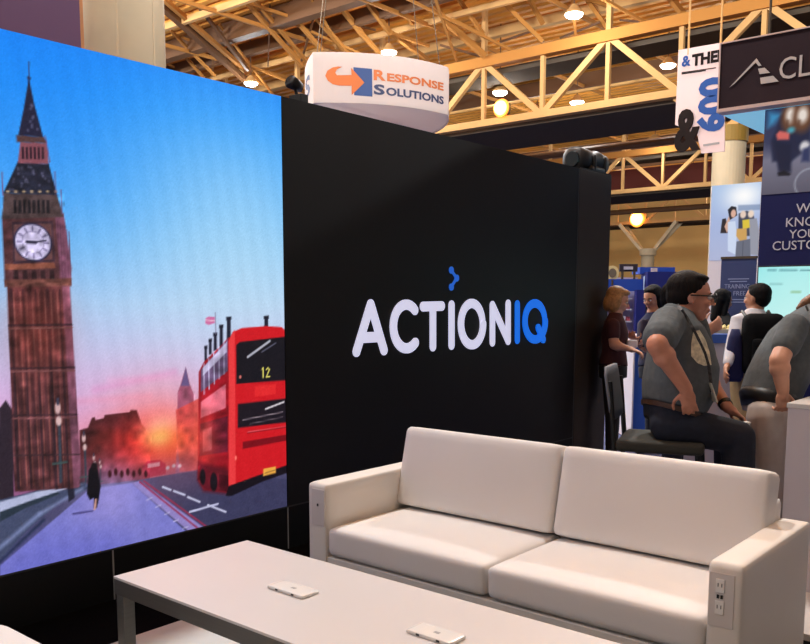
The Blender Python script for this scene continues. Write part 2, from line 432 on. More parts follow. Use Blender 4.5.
# columns
c1 = (at(711, 200, 31.6)+at(743, 200, 31.6))/2; c1.z = 0
t = thing('hall_column', 'cream round hall column with yellow collar beside the lit white poster', 'column', c1)
MB().tube([c1, c1+ZU*7.25], .58, 32).build('shaft', M_column, t, smooth=False)
MB().tube([c1+ZU*7.2, c1+ZU*7.75], .64, 32).build('collar', mat('yellow_steel', (150, 116, 40), .6), t)
for dy in (-1.9, 1.9):
    for dx in (-.3, .3): MB().bar(c1+Vector((dx, 0, 7.6)), c1+Vector((dx*1.5, dy, 9.0)), .28, .28).build('brace', M_steel, t)
c2 = onx(648, 250, 80.0); c2.z = 0
t = thing('hall_column', 'cream hall column far away, forking into braces under the farthest truss', 'column', c2)
MB().tube([c2, c2+ZU*5.9], .62, 24).build('shaft', M_column, t)
MB().tube([c2+ZU*5.85, c2+ZU*6.5], .8, 24).build('collar', M_column, t)
for dy in (-2.0, 2.0):
    for dx in (-.3, .9): MB().bar(c2+Vector((0, dy*.3, 6.3)), c2+Vector((dx, dy*1.45, 8.95)), .32, .32).build('brace', M_column, t)
c3 = at(122, 30, 14); c3.z = 0
t = thing('hall_column', 'wide beige hall column rising behind the sky of the display', 'column', c3)
MB().tube([c3, c3+ZU*14], .675, 40).build('shaft', mat('beige_column', (172, 154, 124), .6, noise=.04, nscale=2), t, smooth=True)
for a in (-1.0, .2, 1.1):
    d = RH*math.sin(a)-FH*math.cos(a)
    MB().bar(c3+d*.672+ZU*.02, c3+d*.672+ZU*13.9, .03, .014, up=d).build('seam_strip', mat('beige_seam', (164, 145, 115), .6), t)

# lamps of the hall: a real light in each housing
def lamp_parts(parent, p, r, lens_m):
    x, y = Vector((1, 0, 0)), Vector((0, 1, 0))
    MB().loft([(p, x*r, y*r), (p+ZU*.08, x*r*.95, y*r*.95), (p+ZU*.2, x*r*.6, y*r*.6), (p+ZU*.34, x*r*.3, y*r*.3)], 24).build('housing', M_steel, parent, smooth=False)
    MB().loft([(p-ZU*r*.46, x*r*.3, y*r*.3), (p-ZU*r*.38, x*r*.7, y*r*.7), (p-ZU*r*.2, x*r*.96, y*r*.96), (p, x*r*1.02, y*r*1.02)], 24).build('lens', lens_m, parent)
    MB().tube([p+ZU*.32, Vector((p.x, p.y, ZD+.02))], .03, 8).build('stem', M_steel_dark, parent)
def light(p, power, size=.35):
    l = bpy.data.lights.new('hall_light', 'POINT'); l.energy = power; l.color = LAMP_TINT; l.shadow_soft_size = size
    o = bpy.data.objects.new('hall_light', l); COL.objects.link(o); o.location = p
for px, py, z, lab in ((251, 83, 12, 'round ceiling lamp just above the blue sky of the display'),
                       (389, 52, 12, 'round ceiling lamp directly above the hanging curved sign'),
                       (574, 14, 12, 'brightest round ceiling lamp near the top, in front of the nearest truss'),
                       (500, 92, 11, 'white ceiling lamp seen through the truss, above the orange floodlight'),
                       (668, 65, 12, 'ceiling lamp just left of the hanging ampersand banner'),
                       (655, 140, 12, 'ceiling lamp between nearest and middle truss, above the black pillar'),
                       (577, 102, 11.2, 'small white ceiling lamp seen through the middle of the nearest truss')):
    p = onz(px, py, z); r = .34 if p.x > 30 else .33
    if p.x > 50: r = .55
    t = thing('ceiling_lamp', lab, 'ceiling lamp', p, 'hall ceiling lamps')
    lamp_parts(t, p, r, M_lamp); light(p-ZU*.45, LAMP_POWER*.45)
for px, py, X, lab in ((501, 108, 31.2, 'orange glaring floodlight on the bottom chord of the nearest truss'),
                       (637, 219, 79.6, 'orange glaring floodlight on the farthest truss, over the forked column')):
    p = onx(px, py, X); k = .30 if X < 40 else .62
    t = thing('floodlight', lab, 'floodlight', p)
    MB().ell(p, (k, 0, 0), (0, k, 0), (0, 0, k)).build('lens', M_flood, t, smooth=True)
    MB().loft([(p+Vector((-.02, 0, 0)), Vector((0, k*1.22, 0)), ZU*k*1.22), (p+Vector((.04, 0, 0)), Vector((0, k*1.28, 0)), ZU*k*1.28)], 28).build('halo_disc', mat('orange_halo_glow', (255, 150, 50), .5, emit=1.3), t)  # added glowing disc, imitates the orange halo of glare around the lens
    MB().box(p+Vector((.05, -k*.8, -k*.7)), p+Vector((.35, k*.8, k*.7))).build('housing', M_soffit, t)
    MB().tube([p+Vector((.2, 0, 0)), Vector((X+.4, p.y, 9.0))], .05, 8).build('bracket', M_soffit, t)
first = None
for X in (-6, 4, 14, 24, 44, 56, 68, 80):
    for Y in (-16, -5, 6, 17, 28, 40, 54):
        if X > 40 and Y < 6: continue
        if X == 24 and Y > 15: continue
        pw = LAMP_POWER if X > 20 else NEAR_POWER
        if X < 20 and Y < 0: pw *= .12 if Y > -10 else .03
        if X < 20: pw *= {-6: .4, 4: 1.35, 14: 1.3}[X]
        light(Vector((X+1.5, Y, 11.4)), pw)
        if first is None:
            p = Vector((X+1.5, Y, 11.9)); g = bpy.data.objects.new('lamp', None); COL.objects.link(g); g.parent = ceil; g.location = p-Vector((0, 0, ZD))
            n0 = len(COL.objects); lamp_parts(g, p, .34, M_lamp); first = g
        else:
            g = first.copy(); COL.objects.link(g); g.location = Vector((X+1.5, Y, 11.9-ZD))
            for ch in list(first.children):
                c = ch.copy(); COL.objects.link(c); c.parent = g

# ------------------------------------------------------------------ the booth wall and its display
YW, ZT, ZS, XS, XP, XR = 3.683, 2.58, .263, 3.315, 6.68, 7.27
X0 = .1
bw = thing('booth_wall', 'black exhibit wall panel with glowing white and blue lettering behind the sofa', 'booth wall', ((XS+XP)/2, YW+.07, .012))
MB().box((XS+.004, YW, ZS+.004), (XP-.01, YW+.14, ZT)).build('upper_panel', M_panel, bw)
seams = [ony(113, 556, YW).x, ony(288, 520, YW).x]
xs = [X0, seams[0], seams[1], 5.0, XP-.01]
for a, b in zip(xs[:-1], xs[1:]):
    MB().box((a+.004, YW, .012), (b-.004, YW+.14, ZS-.004)).build('base_panel', M_panel_low, bw)
for x in xs[1:-1]: MB().box((x-.004, YW-.001, .012), (x+.004, YW+.1, ZS-.004)).build('seam_strip', M_seam, bw)
MB().box((XS, YW-.001, ZS-.004), (XP-.01, YW+.1, ZS+.004)).build('seam_strip', mat('dark_seam', (60, 60, 62), .45, metal=.3), bw)
MB().box((XP-.01, YW-.002, .012), (XP+.004, YW+.1, ZT)).build('seam_strip', mat('dark_seam', (60, 60, 62)), bw)
t = thing('booth_pillar', 'dark brown-black square pillar closing the right end of the booth wall', 'pillar', ((XP+XR)/2, YW+.3, 0))
MB().box((XP+.006, YW-.004, 0), (XR, YW+.5, ZT)).build('post', mat('brown_black_panel', (50, 41, 33), .5, spec=.4), t, bevel=.004)
MB().box((XP+.01, YW, ZT), (XR-.004, YW+.49, ZT+.012)).build('cap', M_panel, t)

# lettering, drawn as rounded strokes on the wall
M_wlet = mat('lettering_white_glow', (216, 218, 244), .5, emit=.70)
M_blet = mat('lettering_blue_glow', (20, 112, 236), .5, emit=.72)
def lpx(x, y): return ony(330+x/3.375, 250+y/3.375, YW)
def stroke(mb, pts, w):
    """A flat rounded stroke standing 6 mm proud of the wall."""
    P = [Vector((p.x, 0, p.z)) for p in pts]; y0, y1 = YW-.006, YW+.002
    for i_, (a, b) in enumerate(zip(P[:-1], P[1:])):
        mb.cnt = getattr(mb, 'cnt', 0)+1; y0 = YW-.006-.00025*mb.cnt
        d = (b-a).normalized(); n = Vector((-d.z, 0, d.x)); poly = []
        an = math.atan2(n.z, n.x)
        for k in range(9): t_ = an + math.pi*k/8; poly.append(a + Vector((math.cos(t_), 0, math.sin(t_)))*w/2)
        for k in range(9): t_ = an + math.pi + math.pi*k/8; poly.append(b + Vector((math.cos(t_), 0, math.sin(t_)))*w/2)
        mb.prism([Vector((q.x, y0, q.z)) for q in poly], (0, y1-y0, 0))
def arc(cx, cy, rx, ry, a0, a1, n=22):
    return [lpx(cx+rx*math.cos(math.radians(a0+(a1-a0)*i/n)), cy-ry*math.sin(math.radians(a0+(a1-a0)*i/n))) for i in range(n+1)]
SW = .067
L = {'A': [[(88, 343), (136, 184), (181, 338)], [(108, 296), (168, 293)]],
     'T': [[(313, 191), (376, 189)], [(346, 191), (346, 326)]], 'I': [[(409, 186), (409, 321)]],
     'N': [[(547, 311), (547, 187), (600, 306), (600, 182)]]}
for ch, lines in L.items():
    mb = MB()
    for ln in lines: stroke(mb, [lpx(*q) for q in ln], SW)
    mb.build('letter', M_wlet, bw)
mb = MB(); stroke(mb, arc(256, 258, 44, 74, 48, 312), SW); mb.build('letter', M_wlet, bw)
mb = MB(); stroke(mb, arc(477, 250, 37, 70, 0, 360, 30), SW); mb.build('letter', M_wlet, bw)
mb = MB(); stroke(mb, [lpx(631, 184), lpx(631, 303)], SW); mb.build('letter', M_blet, bw)
mb = MB(); stroke(mb, arc(690, 241, 34, 61, 0, 360, 30), SW); stroke(mb, [lpx(700, 262), lpx(717, 302)], SW*.9); mb.build('letter', M_blet, bw)
mb = MB(); stroke(mb, [lpx(408, 68), lpx(426, 95), lpx(408, 125)], .022)
for q in ((408, 68), (426, 95), (408, 125)): stroke(mb, [lpx(*q), lpx(q[0]+.5, q[1])], .05)
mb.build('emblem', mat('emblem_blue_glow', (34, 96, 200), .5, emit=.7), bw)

dsp = thing('video_wall', 'large bright video wall showing a clock tower, sunset sky and red bus', 'video wall', ((X0+XS)/2, YW+.07, ZS-.004))
MB().box((X0, YW+.004, ZS-.004), (XS, YW+.14, ZT)).build('cabinet', M_black, dsp)
MB().box((X0, YW-.003, ZS-.004), (XS+.003, YW+.01, ZS+.004)).build('bottom_trim', mat('dark_seam', (60, 60, 62)), dsp)
pic = Picture((X0, YW+.002, ZS+.004), (1, 0, 0), (0, 0, 1), XS-X0, ZT-ZS-.004, .0058, lambda x, y: ony(x, y, YW))
hz = lambda y, x=140: pic.m((x, y))[1]
pic.k = .6
pic.ramp([(0, (90, 60, 120)), (.40, (150, 90, 130)), (.54, (230, 150, 178)), (.686, (218, 166, 210)), (.80, (212, 178, 222)), (.93, (202, 192, 230)), (1.17, (178, 206, 240)), (1.45, (128, 194, 246)), (1.65, (92, 180, 250)), (2.13, (26, 146, 252)), (2.35, (14, 132, 248))])
pic.glow((240, 250), .55, (196, 226, 242), .55)
pic.glow((20, 120), .45, (16, 120, 236), .35)
for a, b, w, c in (((95, 390), (175, 372), .022, (224, 140, 206)), ((70, 402), (150, 396), .016, (236, 150, 190)), ((110, 380), (185, 378), .014, (232, 168, 216))):
    pic.line(a, b, w, c, soft=.05, alpha=.6)
pic.glow((158, 432), .17, (252, 140, 130), .7, sx=1.3)
# distant skyline left of the road
pic.poly([(0, 408), (6, 400), (14, 412), (14, 500), (0, 500)], (44, 34, 46))
pic.poly([(80, 430), (88, 428), (92, 418), (95, 417), (96, 420), (104, 418), (105, 415), (130, 412), (131, 410), (137, 410), (142, 424), (152, 436), (150, 480), (80, 488)], (70, 32, 36))
pic.poly([(96, 470), (98, 440), (110, 428), (124, 432), (136, 430), (150, 444), (152, 476)], (64, 28, 26), soft=.03)
pic.ell((100, 448), .10, .13, (70, 30, 26), soft=.06); pic.ell((126, 452), .13, .12, (92, 30, 24), soft=.06)
pic.glow((146, 450), .10, (236, 36, 34), .9, sx=1.5); pic.glow((168, 446), .085, (255, 66, 44), .95, sx=1.5)
pic.glow((163, 428), .045, (255, 214, 190), .75, sx=1.6)
pic.poly([(-900, 470), (-200, 430), (-120, 424), (-118, 412), (-60, 410), (-58, 418), (0, 408), (4, 520), (-900, 700)], (44, 34, 46))
pic.poly([(-900, 640), (0, 500), (4, 560), (0, 620), (-900, 1200)], (66, 74, 104)); pic.poly([(-900, 640), (0, 502), (0, 516), (-900, 690)], (176, 182, 214)); pic.poly([(-900, 690), (0, 514), (0, 524), (-900, 730)], (40, 52, 66))
# right street buildings
pic.poly([(178, 392), (181, 384), (186, 367), (190, 384), (194, 394), (194, 470), (176, 474)], (160, 84, 110))
pic.poly([(181, 386), (186, 367), (190, 386)], (104, 84, 130))
pic.poly([(176, 410), (200, 398), (204, 470), (180, 472)], (214, 74, 70), alpha=.85)
pic.glow((172, 444), .06, (255, 92, 50), .95, sx=1.6); pic.glow((160, 437), .035, (255, 176, 96), 1, sx=1.6)
pic.poly([(143, 466), (148, 461), (160, 460), (166, 464), (166, 474), (144, 478)], (200, 24, 36)); pic.poly([(148, 464), (160, 462), (160, 466), (148, 468)], (240, 150, 150))
for x, y in ((168, 468), (174, 466), (180, 466)): pic.ell((x, y), .018, .016, (240, 200, 200))
# road, lines, pavement and parapet
pic.poly([(0, 600), (0, 500), (80, 487), (140, 480), (200, 470), (292, 466), (292, 512), (0, 600)], (72, 70, 104))
pic.poly([(140, 480), (200, 470), (292, 480), (292, 512), (180, 536)], (58, 58, 90))
pic.glow((172, 476), .10, (120, 84, 110), .5, sx=1.6)
pic.poly([(90, 489), (132, 483), (196, 540), (0, 590), (0, 566)], (122, 122, 200))
pic.glow((112, 494), .12, (164, 150, 216), .6)
pic.poly([(0, 600), (0, 560), (40, 535), (110, 530), (150, 560)], (92, 96, 196), alpha=.45, soft=.15)
pic.poly([(132, 483), (140, 481), (206, 529), (192, 534)], (146, 132, 196))
pic.line((140, 482), (200, 530), .014, (150, 40, 70)); pic.line((144, 481), (207, 527), .012, (160, 44, 76))
for k in range(5): pic.line((147+k*9, 500+k*7.2), (152+k*9, 498+k*7.2), .008, (190, 184, 226))
for a, b in (((163, 487), (171, 490)), ((174, 491), (185, 495)), ((188, 497), (200, 502)), ((208, 505), (226, 512))): pic.line(a, b, .016, (206, 206, 236))
pic.line((190, 512), (218, 504), .018, (196, 196, 228))
pic.poly([(0, 500), (40, 490), (74, 483), (86, 482), (90, 488), (60, 502), (30, 528), (0, 560)], (66, 74, 104))
pic.poly([(0, 502), (40, 491), (76, 484), (84, 484), (60, 491), (24, 504), (0, 516)], (176, 182, 214))
pic.poly([(0, 512), (30, 501), (58, 492), (60, 494), (26, 508), (0, 522)], (40, 52, 66))
pic.line((0, 548), (40, 514), .03, (120, 132, 176), soft=.02); pic.line((40, 514), (82, 489), .018, (130, 140, 184), soft=.02)
pic.line((0, 562), (44, 520), .02, (34, 44, 74), soft=.015)
pic.poly([(67, 484), (74, 483), (75, 498), (69, 502)], (34, 34, 50))
# clock tower
Sh = (84, 46, 50); Dk = (40, 28, 36)
pic.poly([(7, 283), (69, 283), (81, 474), (78, 488), (15, 492)], Sh)
pic.poly([(62, 283), (70, 283), (81.5, 474), (80, 487), (74, 488)], (120, 72, 92))
for k in range(9):
    x0, x1 = 11+k*6.1, 19+k*6.3
    pic.line((x0, 290), (x1, 488), .014 if k % 3 else .026, (48, 30, 38) if k % 2 == 0 else (68, 38, 44))
pic.glow((38, 330), .14, (170, 64, 44), .35, sx=.8)
for k in range(8): pic.line((14+k*6.2, 292), (21+k*6.2, 486), .006, (128, 74, 70))
for y, c in ((283, (120, 70, 66)), (325, (52, 32, 40)), (328, (126, 78, 76)), (368, (52, 32, 40)), (371, (120, 74, 76)), (415, (52, 32, 40)), (418, (116, 72, 76)), (455, (60, 40, 46))):
    f = (y-283)/200; pic.line((7+f*9, y+.5), (70+f*11, y-.5), .012, c)
pic.poly([(2, 216), (64, 215), (70, 270), (70, 284), (5, 285)], (84, 50, 54))
pic.poly([(55, 214), (64, 213), (72, 268), (71, 286), (62, 286)], (124, 76, 98))
for k in range(6): pic.line((58+k*2.3, 222+k*2), (61+k*2, 284), .006, (104, 60, 84))
pic.poly([(5, 264), (54, 262), (56, 268), (5, 270)], (128, 74, 60)); pic.poly([(4, 280), (72, 278), (72, 286), (5, 287)], (104, 62, 56))
for k in range(5): pic.poly([(14+k*9, 270), (18+k*9, 270), (19+k*9, 279), (14+k*9, 279)], (46, 28, 32))
pic.poly([(12, 222), (53, 221), (55, 262), (13.5, 264)], (58, 40, 52)); pic.poly([(14, 224.5), (51.5, 223.5), (53, 259.5), (15.5, 261)], (108, 70, 72))
rx_ = (pic.m((51.4, 242))[0]-pic.m((15.6, 242.6))[0])/2; ry_ = (pic.m((33.4, 224.4))[1]-pic.m((33.4, 260.2))[1])/2; pic.k = 1
pic.ell((33.4, 242.3), rx_*1.07, ry_*1.07, (44, 40, 72)); pic.ell((33.4, 242.3), rx_*.98, ry_*.98, (206, 196, 232))
cx_, cz_ = pic.m((33.4, 242.3))
for k in range(12):
    a = 2*math.pi*k/12; q0 = (cx_+math.sin(a)*rx_*.66, cz_+math.cos(a)*ry_*.66); q1 = (cx_+math.sin(a)*rx_*.86, cz_+math.cos(a)*ry_*.86)
    t_ = np.clip(((pic.U-q0[0])*(q1[0]-q0[0])+(pic.V-q0[1])*(q1[1]-q0[1]))/((q1[0]-q0[0])**2+(q1[1]-q0[1])**2), 0, 1)
    dd_ = np.hypot(pic.U-q0[0]-t_*(q1[0]-q0[0]), pic.V-q0[1]-t_*(q1[1]-q0[1]))
    pic.blend(np.clip(.5-(dd_-.004)/.006, 0, 1)*.7, (80, 72, 112), (slice(None), slice(None)))
rr_ = np.hypot((pic.U-cx_)/rx_, (pic.V-cz_)/ry_); pic.blend(np.clip(1-abs(rr_-.6)/.05, 0, 1)*.5, (100, 90, 130), (slice(None), slice(None)))
pic.k = .6
pic.line((27, 242), (36, 242.6), .020, (22, 20, 40)); pic.line((33, 242.5), (46, 240.5), .011, (40, 36, 60))
pic.poly([(4, 193), (57, 194), (64, 217), (2, 219)], (78, 62, 64))
for k in range(8): pic.poly([(14+k*4.7, 200), (16.4+k*4.7, 200), (17+k*4.7, 213), (14+k*4.7, 213.5)], (26, 24, 30))
pic.poly([(17.8, 162), (49, 164), (57.5, 195), (3.5, 193)], (34, 36, 52))
for k in range(26): yy = 166+random.random()*24; pic.ell((31+(random.random()-.5)*(30+(yy-166)*.7), yy), .009, .009, (92, 90, 116), alpha=.7)
for k in range(7): pic.ell((8+k*8, 191.5), .012, .008, (176, 150, 120))
pic.poly([(20.5, 142), (47, 143), (49, 164), (18, 163)], (136, 78, 90))
for k in range(6): pic.poly([(22+k*4, 147), (24+k*4, 147), (24.4+k*4, 159), (22+k*4, 159)], (40, 24, 36))
pic.poly([(16.5, 135), (44.5, 137), (47, 143), (17, 142)], (84, 58, 58))
pic.poly([(29, 72), (30.4, 84), (34.5, 104), (43.5, 137), (18.5, 135), (24, 108), (28, 84)], (34, 34, 58))
for k in range(10): yy = 104+random.random()*30; pic.ell((31+(random.random()-.5)*(yy-92)*.4, yy), .009, .010, (96, 96, 128), alpha=.7)
pic.line((29.2, 62), (29.2, 76), .009, (50, 64, 110)); pic.ell((29.2, 78), .014, .012, (40, 44, 80))
for a, b in (((2.5, 172), (3, 195)), ((55, 172), (56, 195)), ((61, 190), (62, 214)), ((45.5, 136), (50, 162))): pic.line(a, b, .008, (110, 80, 120))
for pts_, am_, nu_, nv_, sd_ in (([(7, 283), (69, 283), (81, 474), (78, 488), (15, 492)], .16, 62, 12, 2), ([(7, 283), (69, 283), (81, 474), (78, 488), (15, 492)], .14, 26, 46, 3), ([(2, 194), (64, 194), (72, 285), (5, 285)], .16, 50, 50, 4), ([(17.8, 162), (49, 164), (57, 194), (4.5, 192)], .2, 40, 60, 5), ([(80, 430), (134, 411), (152, 436), (150, 480), (80, 488)], .14, 30, 40, 6), ([(0, 600), (0, 500), (80, 487), (200, 470), (292, 466), (292, 512)], .02, 30, 50, 7), ([(176, 474), (178, 392), (194, 384), (204, 470)], .14, 30, 40, 8)): pic.texture(pts_, am_, nu_, nv_, sd_)
# lamp posts, pedestrian
for x, y0, y1, k in ((58, 402, 482, 1), (84, 434, 482, .7), (94, 455, 482, .45), (100, 460, 482, .35)):
    pic.line((x+1.5*k, y0+16*k), (x+3*k, y1), .022*k, (52, 62, 76)); pic.ell((x, y0+6*k), .022*k, .046*k, (206, 168, 170)); pic.ell((x+1, y0+19*k), .022*k, .036*k, (214, 180, 180))
    pic.line((x, y0-3*k), (x, y0+2*k), .02*k, (60, 60, 80)); pic.line((x-5*k, y0+62*k), (x+9*k, y0+60*k), .014*k, (60, 84, 84))
for x in range(110, 150, 6): pic.ell((x, 472+(x % 4)), .016, .03, (60, 24, 30)); 
pic.line((73, 514), (93, 511), .014, (70, 64, 120))
pic.poly([(89, 470), (93, 465), (98, 469), (101, 486), (99, 500), (97, 508), (94, 508), (94, 498), (90, 500), (87, 494)], (16, 14, 22))
pic.ell((94.5, 467), .028, .036, (24, 18, 24)); pic.line((96, 500), (95, 509), .018, (200, 150, 140))
# bus, chimneys and flag
for x, y0, y1, w in ((229, 317, 338, .05), (221.5, 325, 346, .042), (215.5, 333, 350, .04), (210.5, 339, 354, .036), (206, 346, 362, .032), (266.5, 316, 330, .05)):
    hw_ = w*38; pic.poly([(x-hw_, y0+2), (x+hw_, y0+1.4), (x+hw_*1.1, y1), (x-hw_*1.1, y1+1)], (34, 34, 52)); pic.poly([(x-hw_*1.35, y0), (x+hw_*1.35, y0-.6), (x+hw_*1.35, y0+2.6), (x-hw_*1.35, y0+3.2)], (28, 28, 44))
pic.line((215.4, 313), (216, 334), .008, (120, 110, 140)); pic.poly([(206, 318), (209, 316.5), (215, 317), (215, 323), (209, 325), (205.5, 323.5)], (206, 110, 160)); pic.line((206, 320), (215, 321), .008, (236, 200, 220))
pic.poly([(229, 337), (222, 345), (204, 362), (199, 372), (198, 480), (204, 490), (229, 493), (240, 480), (240, 340)], (150, 20, 34))
pic.poly([(228, 339), (222, 346), (201, 370), (201, 392), (228, 371)], (96, 76, 108)); 
for k in range(5): pic.line((224-k*5, 343+k*5.2), (224.5-k*5, 374+k*5), .010, (176, 168, 200))
pic.poly([(227, 342), (203, 368), (203, 376), (227, 352)], (196, 190, 220), alpha=.8)
pic.poly([(201, 402), (226, 384), (226, 408), (201, 418)], (226, 120, 140), alpha=.85)
pic.poly([(200, 424), (228, 416), (228, 452), (200, 456)], (92, 22, 40)); pic.poly([(203, 430), (212, 427), (212, 450), (203, 452)], (190, 110, 130), alpha=.6)
pic.glow((204, 440), .10, (250, 90, 70), .55, sx=.6)
pic.poly([(199, 462), (229, 470), (229, 494), (204, 491), (198, 480)], (96, 20, 34), soft=.03); pic.ell((203, 477), .03, .07, (22, 16, 24)); pic.ell((214, 482), .04, .085, (22, 16, 24)); pic.poly([(219, 474), (229, 476), (229, 492), (220, 490)], (70, 14, 26)); pic.texture([(229, 337), (204, 362), (198, 480), (229, 493)], .18, 22, 34, 9)
pic.poly([(229, 341), (233, 332), (242, 328), (266, 326), (282, 327), (287, 332), (290, 470), (262, 478), (229, 492)], (206, 24, 34))
pic.poly([(229, 341), (233, 332), (235, 330), (236, 490), (229, 492)], (232, 58, 62))
pic.poly([(229, 486), (290, 464), (290, 472), (262, 482), (232, 496), (226, 496)], (20, 14, 24))
pic.poly([(236.5, 345), (240, 342), (290, 336), (290, 380), (236.5, 384)], (22, 20, 28)); pic.line((248, 357), (270, 341), .022, (176, 176, 190)); pic.line((262, 352), (276, 343), .012, (90, 90, 110))
pic.poly([(238, 404), (290, 398), (290, 422), (238, 428)], (26, 20, 30)); pic.line((266, 409), (284, 402), .016, (216, 208, 216))
pic.line((243, 420), (283, 412), .009, (200, 180, 190), alpha=.7); pic.line((250, 424), (283, 417), .006, (180, 160, 170), alpha=.6)
pic.line((248, 433), (288, 427), .012, (150, 16, 28)); pic.line((248, 432), (286, 426), .006, (240, 170, 180), alpha=.5)
pic.poly([(243, 442), (290, 434), (290, 440), (243, 449)], (120, 12, 24)); pic.poly([(255, 386), (276, 384), (276, 394), (255, 397)], (226, 40, 44))
pic.poly([(263.5, 469), (276, 466.5), (276, 473), (263.5, 476)], (236, 170, 70)); pic.line((265, 473), (275, 470.5), .006, (60, 40, 30))
pic.ell((240.5, 377), .012, .014, (240, 130, 120)); pic.ell((236, 458), .012, .02, (255, 120, 110))
Yl = (236, 226, 110)
pic.line((263.3, 368), (263.3, 377.5), .013, Yl); pic.line((262.2, 369.5), (263.3, 368), .01, Yl)
pic.line((266.6, 369.5), (268.2, 368), .011, Yl); pic.line((268.2, 368), (269.6, 369.6), .011, Yl); pic.line((269.6, 369.6), (266.6, 377), .012, Yl); pic.line((266.6, 377), (270, 376.6), .012, Yl)
rng = np.random.default_rng(3)
pic.img += rng.normal(0, 3.2, pic.img.shape[:2])[..., None] + 3*np.sin(pic.U*60+pic.V*9)[..., None]*(pic.img.mean(2, keepdims=True)/255)
pic.build('screen', dsp, 1.0)

# ------------------------------------------------------------------ things standing on the wall's top
p0 = ony(567, 168, YW+.2); pc = ony(588, 168, YW+.24)
t = thing('stage_light', 'black moving-head stage light lying on top of the dark pillar', 'stage light', (pc.x, YW+.25, ZT+.012))
xl, yl = Vector((1, 0, 0)), Vector((0, 1, 0)); zb_ = ZT+.012
MB().rbox((pc.x, YW+.25, zb_+.045), xl*.15, yl*.13, ZU*.04, .03, 6).build('base', M_black, t, smooth=True)
for sx in (-1, 1): MB().rbox((pc.x+sx*.10+.02, YW+.25, zb_+.11), xl*.022, yl*.135, ZU*.075, .02, 5).build('yoke_arm', M_black, t, smooth=True)
MB().loft([((pc.x-.27, YW+.25, zb_+.13), yl*.08, ZU*.08), ((pc.x-.25, YW+.25, zb_+.13), yl*.115, ZU*.112), ((pc.x-.07, YW+.25, zb_+.135), yl*.11, ZU*.10), ((pc.x+.0, YW+.25, zb_+.135), yl*.09, ZU*.085), ((pc.x+.06, YW+.25, zb_+.135), yl*.12, ZU*.108), ((pc.x+.22, YW+.25, zb_+.13), yl*.11, ZU*.095), ((pc.x+.25, YW+.25, zb_+.13), yl*.08, ZU*.07)], 28, 2.5).build('head', M_black, t, smooth=True)
MB().loft([((pc.x-.285, YW+.25, zb_+.13), yl*.066, ZU*.066), ((pc.x-.268, YW+.25, zb_+.13), yl*.072, ZU*.072)], 24).build('lens', mat('dark_glass', (24, 34, 40), .08), t)
pk = ony(295, 96, YW+.1)
t = thing('clamp_lamp', 'small black clamp lamp on the wall top left of the hanging sign', 'lamp', (pk.x, YW+.1, ZT))
MB().box((pk.x-.03, YW+.02, ZT), (pk.x+.03, YW+.12, ZT+.05)).build('clamp', M_black, t, bevel=.004)
MB().tube([(pk.x, YW+.08, ZT+.04), (pk.x, YW+.1, ZT+.10)], .01).build('stem', M_black, t)
MB().loft([((pk.x-.04, YW+.09, ZT+.12), yl*.05, ZU*.035), ((pk.x+.05, YW+.11, ZT+.11), yl*.03, ZU*.03)], 18).build('head', M_black, t, smooth=True)
# ------------------------------------------------------------------ sofa
X, Y, Z = Vector((1, 0, 0)), Vector((0, 1, 0)), Vector((0, 0, 1))
M_sofa = mat('white_leatherette', (228, 223, 219), .5, noise=.02, nscale=2, bump=.12, bscale=320, spec=.25)
M_sofa2 = mat('white_leatherette_arm', (227, 220, 211), .5, noise=.02, nscale=2, bump=.12, bscale=320, spec=.25)
M_plate = mat('pale_grey_plate', (214, 206, 200), .4)
M_outlet = mat('white_outlet', (238, 234, 228), .35)
ax0, ax1, yl0, yl1, yr1, yr0, az = 2.69, 3.47, 2.848, 2.73, .868, .985, .63
fz = .012
sofa = thing('sofa', 'white leatherette two-seat sofa with square arms in front of the black wall', 'sofa', ((ax0+ax1)/2, (yl0+yr1)/2, fz))
for ya, yb, tall in ((yl1, yl0, 0), (yr1, yr0, 0)):
    a = MB().rbox(((ax0+ax1-.03)/2, (ya+yb)/2, (.07+az)/2), X*((ax1-.03-ax0)/2), Y*((yb-ya)/2), Z*((az-.07)/2), .018, 8).build('armrest', M_sofa2, sofa, smooth=True)
    yc = (ya+yb)/2
    if ya < 2:
        c = [onx(*q, ax0) for q in ((709, 573), (736, 574), (735, 628), (706, 626))]
    else: c = [onx(*q, ax0) for q in ((313.5, 489), (323, 490), (323, 525), (314, 525))]
    cy = sum(p.y for p in c)/4; cz = sum(p.z for p in c)/4; hw = .040; hh = abs(c[0].z-c[3].z)/2
    pl = MB().box((ax0-.003, cy-hw, cz-hh), (ax0+.004, cy+hw, cz+hh)).build('outlet_plate', M_plate, a, bevel=.001)
    if ya < 2:
        for dz in (-.036, .036): MB().obox((ax0-.004, cy+.004, cz+.012+dz), X*.003, Y*.014, Z*.022).build('outlet', M_outlet, a, bevel=.001)
    mb = MB()
    for dz in ((-.036, .036) if ya < 2 else ()):
        for dy in (-.002, .010): mb.obox((ax0-.0072, cy+dy, cz+.012+dz+.003), X*.0006, Y*.0012, Z*.006)
    for dy in ((-.002, .010) if ya < 2 else (0,)): mb.obox((ax0-.0045, cy+dy, cz+.012), X*.002, Y*.0035, Z*.006)
    mb.build('sockets', M_black, a)
yc = 1.852
MB().box((ax0+.012, yr0-.005, .10), (ax1-.04, yl1+.005, .294)).build('base', M_sofa2, sofa, bevel=.006)
MB().rbox((ax1-.055, (yr0+yl1)/2, .385), X*.055, Y*((yl1-yr0)/2-.002), Z*.315, .02, 8).build('back_frame', M_sofa, sofa, smooth=True)
